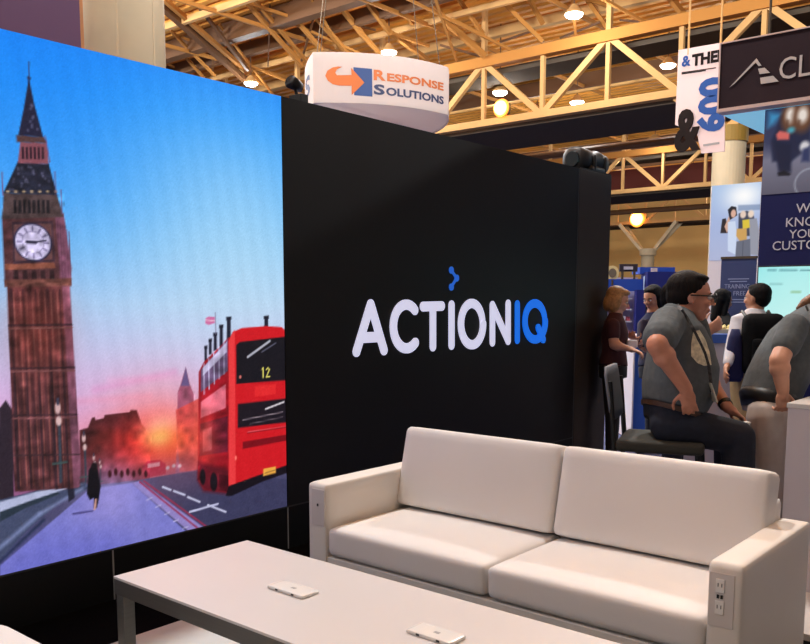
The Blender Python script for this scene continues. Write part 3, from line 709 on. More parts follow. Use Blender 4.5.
for ya, yb in ((yc+.004, yl1-.004), (yr0+.004, yc-.004)):
    MB().rbox(((ax0+3.3)/2, (ya+yb)/2, .368), X*((3.3-ax0)/2), Y*((yb-ya)/2), Z*.066, .028, 12, (0, 0, .016)).build('seat_cushion', M_sofa, sofa, smooth=True)
tilt = math.radians(13); bz = Z*math.cos(tilt)+X*math.sin(tilt); bx = X*math.cos(tilt)-Z*math.sin(tilt)
for ya, yb in ((yc+.004, yl1+.012), (yr0-.012, yc-.004)):
    c = Vector((3.29, (ya+yb)/2, .632))
    MB().rbox(c, bx*.072, Y*((yb-ya)/2), bz*.196, .03, 12, (.012, 0, 0)).build('back_cushion', M_sofa, sofa, smooth=True)
for x in (ax0+.06, ax1-.10):
    for y in (yr1+.06, yl0-.06):
        MB().box((x-.025, y-.025, fz), (x+.025, y+.025, .075)).build('leg', M_chrome, sofa)

# ------------------------------------------------------------------ coffee table
tx0, tx1, ty0, ty1, tz = 1.642, 2.264, 2.768, .93, .46
tab = thing('coffee_table', 'long low white-topped coffee table with brushed metal apron in front of the sofa', 'coffee table', ((tx0+tx1)/2, (ty0+ty1)/2, fz))
MB().box((tx0, ty1, tz-.010), (tx1, ty0, tz)).build('tabletop', mat('white_tabletop', (214, 209, 207), .3, noise=.015, nscale=2), tab, bevel=.0015)
M_apron = mat('grey_metal_apron', (104, 101, 97), .4, metal=.55, noise=.06, nscale=6, stretch=(1, 1, 40))
mb = MB(); ah = .066
mb.box((tx0+.001, ty1+.001, tz-ah), (tx0+.02, ty0-.001, tz-.0102)); mb.box((tx1-.02, ty1+.001, tz-ah), (tx1-.001, ty0-.001, tz-.0102))
mb.box((tx0+.02, ty1+.001, tz-ah), (tx1-.02, ty1+.02, tz-.0102)); mb.box((tx0+.02, ty0-.02, tz-ah), (tx1-.02, ty0-.001, tz-.0102))
mb.build('apron', M_apron, tab)
for x in (tx0+.028, tx1-.028):
    for y in (ty0-.028, ty1+.028):
        MB().box((x-.023, y-.023, fz+.0125), (x+.023, y+.023, tz-.012)).build('leg', M_metal, tab, bevel=.002)
M_dev = mat('white_gloss_plastic', (230, 227, 222), .25)
for (a, b, c), lab in ((((266.3, 585.3), (301.4, 596.7), (316, 590.7)), 'slim white charging unit with two ports, nearer the wall end of the table'),
                  (((405, 629.4), (450.6, 643.3), (464.4, 635)), 'slim white charging unit with two ports, nearer the bottom edge of the photo')):
    A, B, C_ = [onz(*q, tz+.012) for q in (a, b, c)]
    hy = (A.y-B.y)/2; cx, cy = A.x+.043, (A.y+B.y)/2
    t = thing('charging_unit', lab, 'charger', (cx, cy, tz), 'charging units on the coffee table')
    MB().rbox((cx, cy, tz+.0062), X*.040, Y*hy, Z*.006, .004, 6).build('case', M_dev, t, smooth=True)
    mb = MB()
    for k in (-.45, .45): mb.obox((cx-.0402, cy-hy*k, tz+.0065), X*.001, Y*.006, Z*.003)
    mb.build('port', M_black, t)
    MB().obox((cx, cy-hy*.05, tz+.0123), X*.006, Y*.010, Z*.0004).build('button', mat('grey_print', (150, 148, 146), .5), t)

# pale rug below the table, white bench at the lower left
MB().box((1.27, .2, fz), (2.233, 3.18, fz+.012)).build('rug', mat('pale_grey_rug', (206, 206, 202), .9, noise=.04, nscale=12, bump=.2, bscale=250), label='pale grey rug lying under the coffee table', cat='rug')
bench = thing('bench_ottoman', 'white upholstered bench at the lower left corner, left of the coffee table', 'bench', (.95, 2.0, fz))
q = onz(3, 621, .43); bx1, by1 = q.x, q.y
MB().rbox((bx1-.26, by1-.62, .37), X*.26, Y*.62, Z*.06, .02, 8, (0, 0, .006)).build('cushion', M_sofa, bench, smooth=True)
MB().box((bx1-.50, by1-1.22, .08), (bx1-.02, by1-.02, .315)).build('body', M_sofa2, bench, bevel=.01)
for x in (bx1-.46, bx1-.06):
    for y in (by1-1.18, by1-.06): MB().box((x-.02, y-.02, fz), (x+.02, y+.02, .085)).build('leg', M_chrome, bench)

# white counter pedestal behind the sofa's right arm
pe = onz(806, 598, .02); q1 = at(788, 405, pe.y and (pe-CAM).dot(FW))
ped = thing('display_counter', 'plain white display counter at the right edge behind the sofa arm', 'counter', (pe.x+.3, pe.y-.2, 0))
ph = .955; L0 = Vector((q1.x, q1.y, 0)); dR = Vector((RH.x, RH.y, 0)); dF = Vector((FH.x, FH.y, 0))
cc = L0 + X*.25 - Y*.4
MB().obox(cc+Z*(ph/2+.02), X*.25, Y*.4, Z*(ph/2-.02)).build('body', mat('white_counter_side', (208, 201, 208), .45), ped, bevel=.004)
MB().obox(cc+Z*ph, X*.255, Y*.405, Z*.012).build('countertop', M_white, ped, bevel=.003)
MB().obox(cc+Z*.022-X*.28, X*.54, Y*.405, Z*.02).build('plinth', M_white, ped, bevel=.003)

# ------------------------------------------------------------------ hanging curved sign
M_sign = mat_fabric('white_sign_fabric', (214, 204, 200), .42)
M_or = mat('orange_print', (190, 98, 36), .6); M_nv = mat('navy_print', (30, 44, 84), .6)
A = at(313, 52, 21.0); B = at(448, 72.5, 22.35); zt, zb = 7.49, 6.29
A.z = B.z = 0; dB = FH*3.0 - RH*.49
corners = [A, B, B+dB, A+dB]
ctr = sum(corners, Vector((0, 0, 0)))/4
hs = thing('hanging_sign', 'white curved hanging sign with orange arrow and lettering above the black wall', 'hanging sign', (ctr.x, ctr.y, zb), None)
def side(i, t):
    p, q = corners[i], corners[(i+1) % 4]; n = Vector(((q-p).y, -(q-p).x, 0)).normalized()
    if n.dot((p+q)/2-ctr) < 0: n = -n
    bul = (.46, .25, .3, .12)[i]
    return p.lerp(q, t) + n*bul*(1-(2*t-1)**2), n
outline = [side(i, k/16)[0] for i in range(4) for k in range(16)]
inner = [p + (ctr-p).normalized()*.04 for p in outline]; n = len(outline); mb = MB()
vs = [p+Z*zb for p in outline]+[p+Z*zt for p in outline]+[p+Z*zb for p in inner]+[p+Z*zt for p in inner]; fs = []
for k in range(n):
    j = (k+1) % n
    fs += [(k, j, n+j, n+k), (2*n+j, 2*n+k, 3*n+k, 3*n+j), (n+k, n+j, 3*n+j, 3*n+k), (k, 2*n+k, 2*n+j, j)]
mb.add(vs, fs).build('fabric_skin', M_sign, hs)
MB().prism([p+Z*(zb+.03) for p in inner], Z*.02).build('bottom_panel', M_sign, hs)
tot = (B-A).length
def on_face(Xd, Yd, Zd):
    p, nn = side(0, Xd/tot); return p + nn*(.006+Zd) + Z*(zb+Yd)
hgt = zt-zb
def word(x0, x1, y0, y1, body, mm, name):
    text_mesh(name, body, mm, None, X, Z, (y1-y0)*hgt, (x1-x0)*tot, hs, .004, bold=.035, bend=lambda a, b, c: on_face(x0*tot+a, y0*hgt+b, c))
word(.39, .475, .475, .685, 'R', M_or, 'letter'); word(.485, .955, .475, .64, 'ESPONSE', M_or, 'lettering')
word(.39, .468, .19, .40, 'S', M_nv, 'letter'); word(.478, .958, .19, .355, 'OLUTIONS', M_nv, 'lettering')
def flat(pts, name, mm, dz=0):
    # finely cut so that the print follows the curved face
    bm = bmesh.new(); f = bm.faces.new([bm.verts.new((x, y, 0)) for x, y in pts])
    bmesh.ops.triangulate(bm, faces=[f])
    bmesh.ops.subdivide_edges(bm, edges=bm.edges[:], cuts=5, use_grid_fill=True)
    bm.verts.index_update(); vs = [on_face(v.co.x*tot, v.co.y*hgt, dz) for v in bm.verts]; fs = [tuple(v.index for v in f.verts) for f in bm.faces]; bm.free()
    MB().add(vs, fs).build(name, mm, hs)
def sp(x, y): return (.075+(x/5.0625-24.7)*.0066, .700-(y/5.0625-22.7)*.0201)
flat([sp(265, 252), sp(360, 255), sp(358, 116), sp(262, 113), sp(330, 186)], 'emblem_square', mat('blue_print', (28, 62, 116), .6))
flat([sp(*q) for q in ((207, 112), (180, 126), (172, 142), (180, 155), (252, 152), (250, 116), (318, 187), (252, 252), (252, 206), (190, 206), (160, 200), (136, 182), (124, 158), (134, 132), (160, 116), (185, 111))], 'emblem_arrow', M_or, .003)
p, q = corners[3], corners[0]
def on_left(a, b, c):
    s_, nn = side(3, 1-(1.3-a)/3.04); return s_+nn*(.006+c)+Z*(zb+b+.30)
text_mesh('letter', 'S', M_nv, None, X, Z, .52, .9, hs, .004, bold=.03, bend=on_left)
for cpt in (corners[0]*.9+ctr*.1, corners[1]*.9+ctr*.1, corners[2]*.9+ctr*.1, corners[3]*.9+ctr*.1):
    MB().tube([cpt+Z*(zt-.1), cpt*.5+ctr*.5+Z*ZD], .012, 6).build('cable', M_soffit, hs)
mb = MB()
for i in range(4): mb.bar(corners[i]*.9+ctr*.1+Z*(zt-.1), corners[(i+2) % 4]*.9+ctr*.1+Z*(zt-.1), .04, .04)
mb.build('crossbar', M_soffit, hs)

# ------------------------------------------------------------------ purple tower behind the video wall
pp = at(80, 20, 9); pt = thing('purple_panel', 'dark purple booth panel rising behind the top left of the video wall', 'panel', (pp.x-1.5, pp.y+.2, 0))
MB().box((pp.x-4, pp.y, 0), (pp.x, pp.y+.3, 6.2)).build('panel', mat('dark_purple', (82, 46, 80), .7), pt)
MB().box((pp.x, pp.y+.02, 0), (pp.x+.05, pp.y+.28, 6.2)).build('edge_trim', mat('tan_edge', (170, 110, 60), .6), pt)

# ------------------------------------------------------------------ neighbouring booth with the dark header
HX = 8.0
M_head = mat('dark_plum_header', (48, 36, 41), .8, spec=.1, noise=.04, nscale=3); M_rim = mat('pale_header_rim', (206, 176, 166), .5)
M_silver = mat('silver_print', (190, 178, 172), .5)
hl = onx(722, 43, HX); hb = onx(717, 113, HX); yA = hb.y; zB, zTt = hb.z, hl.z
hd = thing('booth_header', 'dark booth header with silver mountain mark and lettering at the upper right', 'header', (HX+.1, yA-2, zB))
MB().box((HX, yA-4.0, zB+.03), (HX+.12, yA-.014, zTt-.012)).build('fascia', M_head, hd)
mb = MB(); mb.box((HX-.015, yA-4.0, zB), (HX+.14, yA, zB+.03)); mb.box((HX-.01, yA-4.0, zTt-.012), (HX+.14, yA, zTt)); mb.box((HX-.01, yA-.014, zB+.03), (HX+.14, yA, zTt-.012))
mb.build('rim', M_rim, hd)
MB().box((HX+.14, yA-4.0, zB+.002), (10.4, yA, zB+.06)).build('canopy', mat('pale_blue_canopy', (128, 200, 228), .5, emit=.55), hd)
for y in (yA-.3, yA-3.4):
    for x in (HX+.4, 10.2): MB().tube([(x, y, zB+.05), (x, y, ZD)], .012, 6).build('hanging_cable', M_soffit, hd)
def hx(x, y, dx=-.004): return onx(670+x/4.957, 40+y/4.957, HX)+X*dx
mb = MB()
mb.prism([hx(296, 236), hx(430, 92), hx(455, 128), hx(440, 130), hx(426, 112), hx(322, 216)], X*-.004)
mb.prism([hx(438, 143), hx(470, 138), hx(497, 163), hx(446, 170)], X*-.004)
mb.prism([hx(448, 188), hx(512, 178), hx(540, 206), hx(452, 219)], X*-.004)
mb.build('mountain_mark', M_silver, hd)
p0 = hx(540, 205); p1 = hx(543, 96)
text_mesh('lettering', 'CLA', M_silver, hx(541, 200), -Y, Z, (p1-p0).z*.99, .40, hd, .004)

# lit graphic wall under the canopy
PX = 8.16
ql = onx(766, 115, PX); qd = onx(757, 262, PX); yP = (ql.y+qd.y)/2
lw = thing('graphic_wall', 'tall booth graphic wall with photo of people over a navy message panel', 'graphic wall', (PX+.1, yP-1.4, 0))
MB().box((PX, yP-2.8, 0), (PX+.15, yP, zB)).build('frame', mat('navy_panel', (26, 30, 82), .7, spec=.2), lw)
zsplit = onx(790, 193, PX).z
g = Picture((PX-.004, yP-.002, zsplit), -Y, Z, 2.6, zB-zsplit-.004, .012, lambda x, y: onx(x, y, PX))
g.k = .5
g.ramp([(0, (96, 92, 108)), (.3, (128, 126, 146)), (.45, (60, 64, 96)), (.9, (40, 52, 92)), (1.15, (120, 170, 200)), (1.4, (240, 240, 245))])
gx = lambda x, y: (740+x/5.857, 90+y/5.855)
g.poly([gx(170, 130), gx(250, 140), gx(200, 200), gx(165, 220)], (70, 150, 200), soft=.06)
g.poly([gx(240, 150), gx(300, 100), gx(410, 100), gx(410, 330), gx(300, 420), gx(190, 420), gx(180, 300), gx(215, 230)], (38, 42, 70), soft=.03)
for c in (300, 368): g.ell(gx(c, 158), .17, .26, (112, 74, 54), soft=.05); g.ell(gx(c, 148), .085, .13, (250, 238, 228), soft=.04); g.poly([gx(c-26, 175), gx(c-14, 178), gx(c-18, 225), gx(c-34, 225)], (104, 70, 54), soft=.03)
g.poly([gx(212, 262), gx(232, 240), gx(290, 250), gx(288, 290), gx(222, 292)], (226, 110, 104), soft=.02); g.ell(gx(300, 235), .06, .05, (80, 170, 190), soft=.03)
g.poly([gx(200, 300), gx(300, 320), gx(300, 480), gx(226, 480)], (30, 34, 60), soft=.03); g.poly([gx(220, 486), gx(260, 470), gx(302, 492), gx(290, 502), gx(224, 504)], (24, 22, 32), soft=.015)
g.ell(gx(380, 330), .08, .09, (226, 222, 226), soft=.03); g.poly([gx(370, 345), gx(410, 330), gx(410, 420), gx(360, 420)], (52, 60, 100), soft=.03)
rr = g.m(gx(410, 545))
for rad in (.125,):
    d_ = np.hypot(g.U-rr[0], g.V-rr[1]); g.blend(np.clip(1-abs(d_-rad)/.014, 0, 1)*.6, (190, 196, 210), (slice(None), slice(None)))
g.build('photo_print', lw, .8)
def msg(body, px, py, hpx, y0=None):
    a = onx(px, py, PX); b = onx(px, py-hpx, PX)
    return a, (b-a).z
M_msg = mat('white_message_print', (206, 204, 214), .5)
# centred lines; the right part runs out of the photograph
yc_ = onx(832, 250, PX).y
for body, py, hp in (('WE', 215, 9), ('KNOW', 231, 9.6), ('YOUR', 245.5, 9.6), ('CUSTOMERS', 259.5-9.5, 9.5)):
    pass
for body, xl_, py, hp in (('WE', 796, 213, 9), ('KNOW', 786, 227, 9), ('YOUR', 789, 238.5, 8.5), ('CUSTOMERS', 772.5, 250.5, 9)):
    a, hh = msg(body, xl_, py, hp); text_mesh('lettering', body, M_msg, Vector((PX-.002, a.y, a.z)), -Y, Z, hh, None, lw, .003)
# monitor on the graphic wall
a = onx(757.5, 266, PX-.05); b = onx(757.5, 330, PX-.05)
mon = thing('monitor', 'bright cyan-white wide monitor mounted low on the navy graphic wall', 'monitor', (PX-.03, a.y-.9, b.z))
MB().box((PX-.05, a.y-1.75, b.z), (PX-.002, a.y, a.z)).build('housing', M_black, mon, bevel=.003)
g = Picture((PX-.053, a.y-.012, b.z+.012), -Y, Z, 1.72, a.z-b.z-.024, .012, lambda x, y: onx(x, y, PX-.05))
g.ramp([(0, (196, 244, 240)), (.3, (150, 236, 236)), (.8, (120, 226, 232))])
g.glow((800, 300), .4, (206, 248, 244), .7)
for k in range(26):
    if k % 7 != 3: g.line((768+k*3, 270.2), (770+k*3, 270.2), .012, (90, 150, 160), soft=.012)
g.line((792, 292), (800, 292), .02, (150, 200, 160), soft=.015); g.line((770, 284), (782, 284), .012, (130, 190, 190), soft=.012)
g.build('screen', mon, .95)

# ------------------------------------------------------------------ hanging ampersand banner
BX = 16.0
def bq(x, y, dx=0): return onx(670+x/4.957, 40+y/4.957, BX)+X*dx
M_ban = mat('pale_pink_banner', (226, 200, 196), .7); M_dk = mat('dark_brown_print', (34, 26, 24), .8, spec=.1); M_bl = mat('blue_print_numerals', (52, 84, 146), .8, spec=.1)
tl = bq(42, 50); br = bq(270, 552)
bn = thing('hanging_banner', 'pale banner with blue numerals and a dark ampersand hanging left of the dark header', 'banner', (BX, (tl.y+br.y)/2, br.z))
MB().prism([bq(42, 50), bq(272, 10), bq(270, 552), bq(155, 562), bq(135, 470), bq(25, 420)], X*.03).build('sheet', M_ban, bn)
a, b = bq(58, 135, -.004), bq(58, 82, -.004)
text_mesh('lettering', '&', M_bl, a, -Y, Z, (b-a).z, .17, bn, .004, bold=.03)
a, b = bq(108, 132, -.004), bq(108, 70, -.004)
text_mesh('lettering', 'THEN', M_dk, a, -Y+Z*.0, Z, (b-a).z*.95, .66, bn, .004, bold=.05)
for k, (y, w) in enumerate(((160, 170), (166, 120))):
    MB().prism([bq(58, y, -.004), bq(58+w, y-26*w/180, -.004), bq(58+w, y-26*w/180+5, -.004), bq(58, y+5, -.004)], X*-.003).build('small_print', M_dk, bn)
a, b, c = bq(262, 440, -.004), bq(138, 455, -.004), bq(262, 185, -.004)
text_mesh('numerals', '600', M_bl, bq(270, 447, -.004), Z, Y, .52, (bq(150, 178)-bq(150, 445)).z, bn, .004, bold=.05)
a, b = bq(22, 562, -.01), bq(22, 352, -.01)
text_mesh('ampersand', '&', M_dk, a, -Y, Z, (b-a).z, (bq(22, 500)-bq(152, 500)).y, bn, .03, bold=.035)
MB().prism([bq(165, 517, -.004), bq(245, 505, -.004), bq(245, 516, -.004), bq(165, 528, -.004)], X*-.003).build('small_print', mat('grey_print', (150, 148, 146)), bn)
for xx in (90, 250):
    p = bq(xx, 45 if xx == 90 else 15); MB().tube([p+X*.015-Z*.1, Vector((p.x+.015, p.y, ZD))], .02, 6).build('hanging_rod', M_steel, bn)

# ------------------------------------------------------------------ lit poster tower, navy roll-up, counter
TX = 12.0
a = onx(711.5, 186, TX); b = onx(762, 186, TX); z1 = a.z; yl_, yr_ = a.y, b.y
tw = thing('poster_tower', 'white booth tower with a backlit poster of three people beside the cream column', 'poster tower', (TX+.2, (yl_+yr_)/2, 0))
MB().box((TX, yr_, 0), (TX+.4, yl_, z1)).build('tower', mat('white_tower', (214, 208, 214), .6), tw, bevel=.004)
z0 = onx(735, 260, TX).z
g = Picture((TX-.006, yl_-.01, z0), -Y, Z, yl_-yr_-.02, z1-z0, .008, lambda x, y: onx(x, y, TX))
g.ramp([(0, (176, 184, 216)), (.5, (166, 182, 222)), (1.05, (168, 196, 232))])
ox = lambda x, y: (700+x/5.36, 180+y/5.36)
g.glow(ox(235, 85), .14, (255, 255, 255), 1.0, sx=1.3)  # light falling on the poster's top, painted in as a white glow
g.poly([ox(205, 135), ox(330, 130), ox(330, 160), ox(205, 165)], (120, 140, 176), soft=.02, alpha=.7)
g.poly([ox(150, 160), ox(170, 140), ox(195, 145), ox(200, 190), ox(160, 215)], (26, 24, 34), soft=.008); g.ell(ox(180, 180), .035, .055, (222, 176, 156), soft=.015)
g.poly([ox(120, 210), ox(140, 205), ox(150, 285), ox(110, 285)], (40, 30, 34), soft=.008); g.poly([ox(132, 250), ox(155, 195), ox(162, 215), ox(146, 285)], (214, 170, 150), soft=.008)
g.poly([ox(150, 225), ox(190, 220), ox(198, 290), ox(190, 400), ox(150, 380)], (206, 218, 242), soft=.01)
g.poly([ox(208, 180), ox(250, 165), ox(285, 175), ox(300, 240), ox(280, 300), ox(205, 300)], (60, 66, 86), soft=.012)
g.ell(ox(232, 185), .04, .05, (232, 206, 190), soft=.02); g.ell(ox(274, 182), .04, .05, (236, 214, 196), soft=.02)
g.poly([ox(262, 210), ox(305, 205), ox(318, 280), ox(316, 405), ox(272, 400)], (150, 152, 166), soft=.012)
g.poly([ox(228, 215), ox(265, 210), ox(268, 255), ox(230, 265)], (222, 196, 60), soft=.015); g.poly([ox(198, 262), ox(252, 258), ox(252, 320), ox(215, 330), ox(195, 300)], (206, 160, 90), soft=.015)
g.poly([ox(196, 330), ox(270, 315), ox(272, 420), ox(190, 418)], (104, 108, 124), soft=.01); g.line(ox(232, 330), ox(228, 418), .01, (70, 72, 86))
g.build('backlit_poster', tw, .95)
RX = 9.6
a = onx(721.5, 258, RX); b = onx(756.5, 258, RX)
ru = thing('rollup_banner', 'navy roll-up banner with pale lettering below the backlit poster', 'banner', (RX, (a.y+b.y)/2, 0))
MB().box((RX, b.y, .08), (RX+.02, a.y, a.z)).build('sheet', mat('navy_banner', (44, 58, 104), .6), ru)
MB().box((RX-.08, b.y-.02, 0), (RX+.1, a.y+.02, .09)).build('base', M_chrome, ru, bevel=.01)
MB().box((RX-.008, b.y-.005, a.z-.015), (RX+.028, a.y+.005, a.z+.012)).build('top_rail', M_soffit, ru)
M_rp = mat('pale_blue_print', (140, 152, 190), .6)
for body, xa, py, hp, wpx in (('TRAINING', 724.5, 288.6, 4.4, 25), ('FREE', 733.5, 295.5, 4.4, 12)):
    p_ = onx(xa, py, RX); hgt_ = (onx(xa, py-hp, RX)-p_).z; wd = p_.y-onx(xa+wpx, py, RX).y
    text_mesh('lettering', body, M_rp, Vector((RX-.002, p_.y, p_.z)), -Y, Z, hgt_, wd, ru, .003)
for py, xa, xb in ((279, 728, 749), (281.5, 730, 747), (299.5, 731, 748), (302, 733, 746)):
    p_, q_ = onx(xa, py, RX), onx(xb, py, RX); MB().box((RX-.004, q_.y, p_.z-.006), (RX, p_.y, p_.z+.004)).build('small_print', M_rp, ru)

cA, cB = at(690, 334, 7.6), at(748, 334, 7.6)
ct = thing('reception_counter', 'pale counter with a blue top band behind the seated person', 'counter', ((cA.x+cB.x)/2, (cA.y+cB.y)/2, 0))
zt_ = cA.z; cm = (cA+cB)/2; cm.z = 0; hw = (cB-cA).length/2+.02
MB().obox(cm+Z*(zt_-.08)/2+FH*.3, RH*hw, FH*.3, Z*(zt_-.08)/2).build('body', mat('lilac_white_front', (190, 182, 190), .6), ct)
MB().obox(cm+Z*(zt_-.04)+FH*.3, RH*(hw+.02), FH*.33, Z*.04).build('top_band', mat('blue_counter_top', (40, 84, 168), .5), ct, bevel=.004)
q = at(727, 322, 7.7)
tr = thing('food_tray', 'tray of yellow snacks on the blue-topped counter', 'tray', (q.x, q.y, zt_))
MB().obox(Vector((q.x, q.y, zt_+.02))+FH*.12, RH*.13, FH*.1, Z*.02).build('tray', mat('tray_tan', (200, 186, 150), .6), tr, bevel=.004)
mb = MB()
for k in range(26):
    mb.ell(Vector((q.x, q.y, zt_+.05))+FH*(.12+random.uniform(-.08, .08))+RH*random.uniform(-.11, .11), X*.02, Y*.02, Z*random.uniform(.012, .03), 8, 5)
tag(mb.build('snacks', mat('snack_yellow', (226, 206, 140), .7), tr), kind='stuff')

# ------------------------------------------------------------------ distant blue booth
D1 = 11.2
def dq(x, y): return at(x, y, D1)
def panel(mb, xa, xb, ya, yb, th=.05, back=0, D=D1):
    a, b, c = at(xa, yb, D), at(xb, yb, D), at(xa, ya, D)
    ctr_ = (a+b)/2; ctr_.z = (a.z+c.z)/2; ctr_ = ctr_ + FH*(back+th/2)
    return mb.obox(ctr_, RH*((b-a).length/2), FH*(th/2), Z*((c.z-a.z)/2))
M_blue = mat('royal_blue_panel', (36, 76, 176), .5); M_navy = mat('navy_post', (24, 32, 112), .5); M_pale = mat('pale_lit_panel', (200, 226, 250), .5, emit=.45)
M_shelf = mat('white_shelf', (216, 212, 222), .5)
fl = lambda x: onz(x, CY, 0)
base = dq(622, 300); ds = thing('display_stand', 'blue-topped display stand with white shelves beside the black pillar', 'display stand', (base.x, base.y, 0))
yfl = 301+F*H/D1
panel(MB(), 603, 642, 277, yfl, .06, .42).build('back_panel', mat('pale_lilac_panel', (196, 186, 214), .6), ds)
panel(MB(), 603, 643, 279, 291, .06, .02).build('header', M_blue, ds)
panel(MB(), 633, 642, 290, yfl, .10, .02).build('post', M_navy, ds); panel(MB(), 600, 605, 290, yfl, .10, .02).build('post', M_navy, ds)
for y in (298, 309, 321, 335): panel(MB(), 605, 633, y, y+1.2, .36, .04).build('shelf', M_shelf, ds)
p = dq(612.5, 273); 
MB().loft([(p, RH*.085, Z*.095), (p+FH*.03, RH*.085, Z*.095)], 24).build('badge_rim', mat('cream_badge', (226, 206, 150), .5), ds)
MB().loft([(p-FH*.006, RH*.05, Z*.06), (p, RH*.05, Z*.06)], 20).build('badge_disc', mat('grey_badge', (120, 106, 90), .5), ds)
MB().bar(p-Z*.09, p-Z*.16, .03, .03).build('badge_stem', M_soffit, ds)
panel(MB(), 620, 638, 264, 271.5, .04, .02).build('topper', mat('dark_topper', (50, 40, 50), .5), ds); panel(MB(), 624, 633, 266.5, 269.5, .02, 0).build('topper_print', mat('pale_topper', (200, 196, 210), .5), ds)
panel(MB(), 622, 624, 271, 279, .03, .03).build('topper_stem', M_soffit, ds); panel(MB(), 634, 636, 271, 279, .03, .03).build('topper_stem', M_soffit, ds)
pk = [mat('pink_pack', (214, 150, 170), .5), mat('white_pack', (228, 224, 232), .5), mat('rose_pack', (196, 96, 120), .5), mat('lilac_pack', (176, 170, 220), .5)]
for y in (298, 309, 321, 335):
    for k in range(6):
        x = 606.5+k*4.4; o_ = panel(MB(), x, x+3.2, y-5.5+(k*7 % 3)*.6, y-.02, .07, .10).build('package', pk[(k+int(y)) % 4], None)
        sh_ = {298: 'top', 309: 'second', 321: 'third', 335: 'lowest'}[y]; nm_ = ('pink', 'white', 'rose', 'lilac')[(k+int(y)) % 4]
        tag(o_, 'small %s package, %s from left on the %s shelf of the blue-topped stand' % (nm_, ('first', 'second', 'third', 'fourth', 'fifth', 'sixth')[k], sh_), 'package', 'packages on the display stand')
base = dq(660, 300); lp = thing('lit_showcase', 'pale blue lit showcase with navy posts behind the seated head', 'showcase', (base.x, base.y, 0))
panel(MB(), 645, 676, 272, yfl, .3, .1).build('cabinet', M_navy, lp); panel(MB(), 662, 675, 274, 312, .02, .07).build('light_panel', M_pale, lp)
panel(MB(), 641, 676, 267, 273.5, .4, .05).build('header', M_blue, lp); panel(MB(), 651, 657, 268, 290, .03, .015).build('hanging_tag', mat('beige_tag', (206, 190, 190), .6), lp); panel(MB(), 645, 651, 276, 300, .02, .07).build('light_panel', M_pale, lp)
base = at(637, 400, 9.0); bc = thing('blue_cabinet', 'narrow royal blue cabinet end standing left of the seated person', 'cabinet', (base.x, base.y, 0))
yf2 = 301+F*H/9.0
panel(MB(), 632, 660, 338, yf2, .5, 0, 9.0).build('body', mat('bright_blue_laminate', (40, 92, 186), .5), bc, bevel=.004)
panel(MB(), 631, 661, 335.5, 338, .54, -.02, 9.0).build('countertop', M_shelf, bc); panel(MB(), 630.5, 632, 338, yf2, .52, -.01, 9.0).build('edge_strip', M_shelf, bc)
# ------------------------------------------------------------------ people
def skin(n, c): return mat('skin_'+n, c, .5, noise=.05, nscale=30)
def frame(f, u):
    f = Vector(f).normalized(); u = Vector(u); u = (u-f*u.dot(f)).normalized(); return f, u, f.cross(u)   # s = right-hand side of the figure
def head_shape(mb, c, f, u, s, h):
    E = lambda o, r: mb.ell(c+f*(o[0]*h)+s*(o[1]*h)+u*(o[2]*h), s*(r[1]*h), f*(r[0]*h), u*(r[2]*h), 20, 12)
    E((-.04, 0, .12), (.42, .33, .37)); E((.07, 0, -.12), (.31, .275, .34)); E((.20, 0, -.36), (.15, .15, .12)); E((.0, 0, -.24), (.26, .255, .2))
    E((.33, 0, .10), (.07, .22, .05)); E((.30, .15, -.10), (.09, .10, .09)); E((.30, -.15, -.10), (.09, .10, .09))
    mb.limb(c+f*.36*h+u*.06*h, .032*h, c+f*.47*h-u*.10*h, .05*h); E((.42, .05, -.115), (.05, .035, .03)); E((.42, -.05, -.115), (.05, .035, .03))
    E((.365, 0, -.225), (.05, .10, .028)); E((.355, 0, -.275), (.05, .09, .03))
    for k in (-1, 1):
        E((-.03, k*.335, -.02), (.075, .03, .125)); E((-.02, k*.35, -.09), (.045, .025, .05))
def hand_shape(mb, w, d, n, t, L=.185, curl=.5, fr=.0088):
    d, n, t = d.normalized(), n.normalized(), t.normalized()
    pc = w + d*(.27*L)
    mb.ell(pc, d*(.32*L), t*(.235*L), n*(.085*L), 16, 8); mb.ell(w+d*(.40*L), d*(.16*L), t*(.225*L), n*(.07*L), 16, 8)
    mb.limb(w-d*.02, .025, w+d*.03, .027)
    for k, ln in enumerate((.38, .43, .40, .31)):
        p = w + d*(.50*L) + t*((.17-.115*k)*L); a = 0; sp = (.10-.065*k)
        for j, fr_ in enumerate((.44, .32, .24)):
            a += curl*(.75, 1.0, .8)[j]; dv = (d*math.cos(a)+n*math.sin(a)+t*sp).normalized(); q = p+dv*(ln*L*fr_)
            mb.limb(p, fr*(1-.08*j), q, fr*(.94-.08*j), 10); p = q
    p = w + d*(.16*L) + t*(.19*L)
    for j, ln in enumerate((.24, .19, .15)):
        dv = (d*(.62+.14*j)+t*(.72-.34*j)+n*(.25+.25*j*curl)).normalized(); q = p+dv*(ln*L); mb.limb(p, fr*(1.25-.12*j), q, fr*(1.12-.12*j), 10); p = q
def torso_secs(secs, sv, grow=0):
    out = []; n = len(secs)
    for i, (c, a, b) in enumerate(secs):
        d = (secs[min(i+1, n-1)][0]-secs[max(i-1, 0)][0]).normalized(); fv = d.cross(sv).normalized(); s2 = fv.cross(d).normalized()
        out.append((c, s2*(a+grow), fv*(b+grow)))
    return out
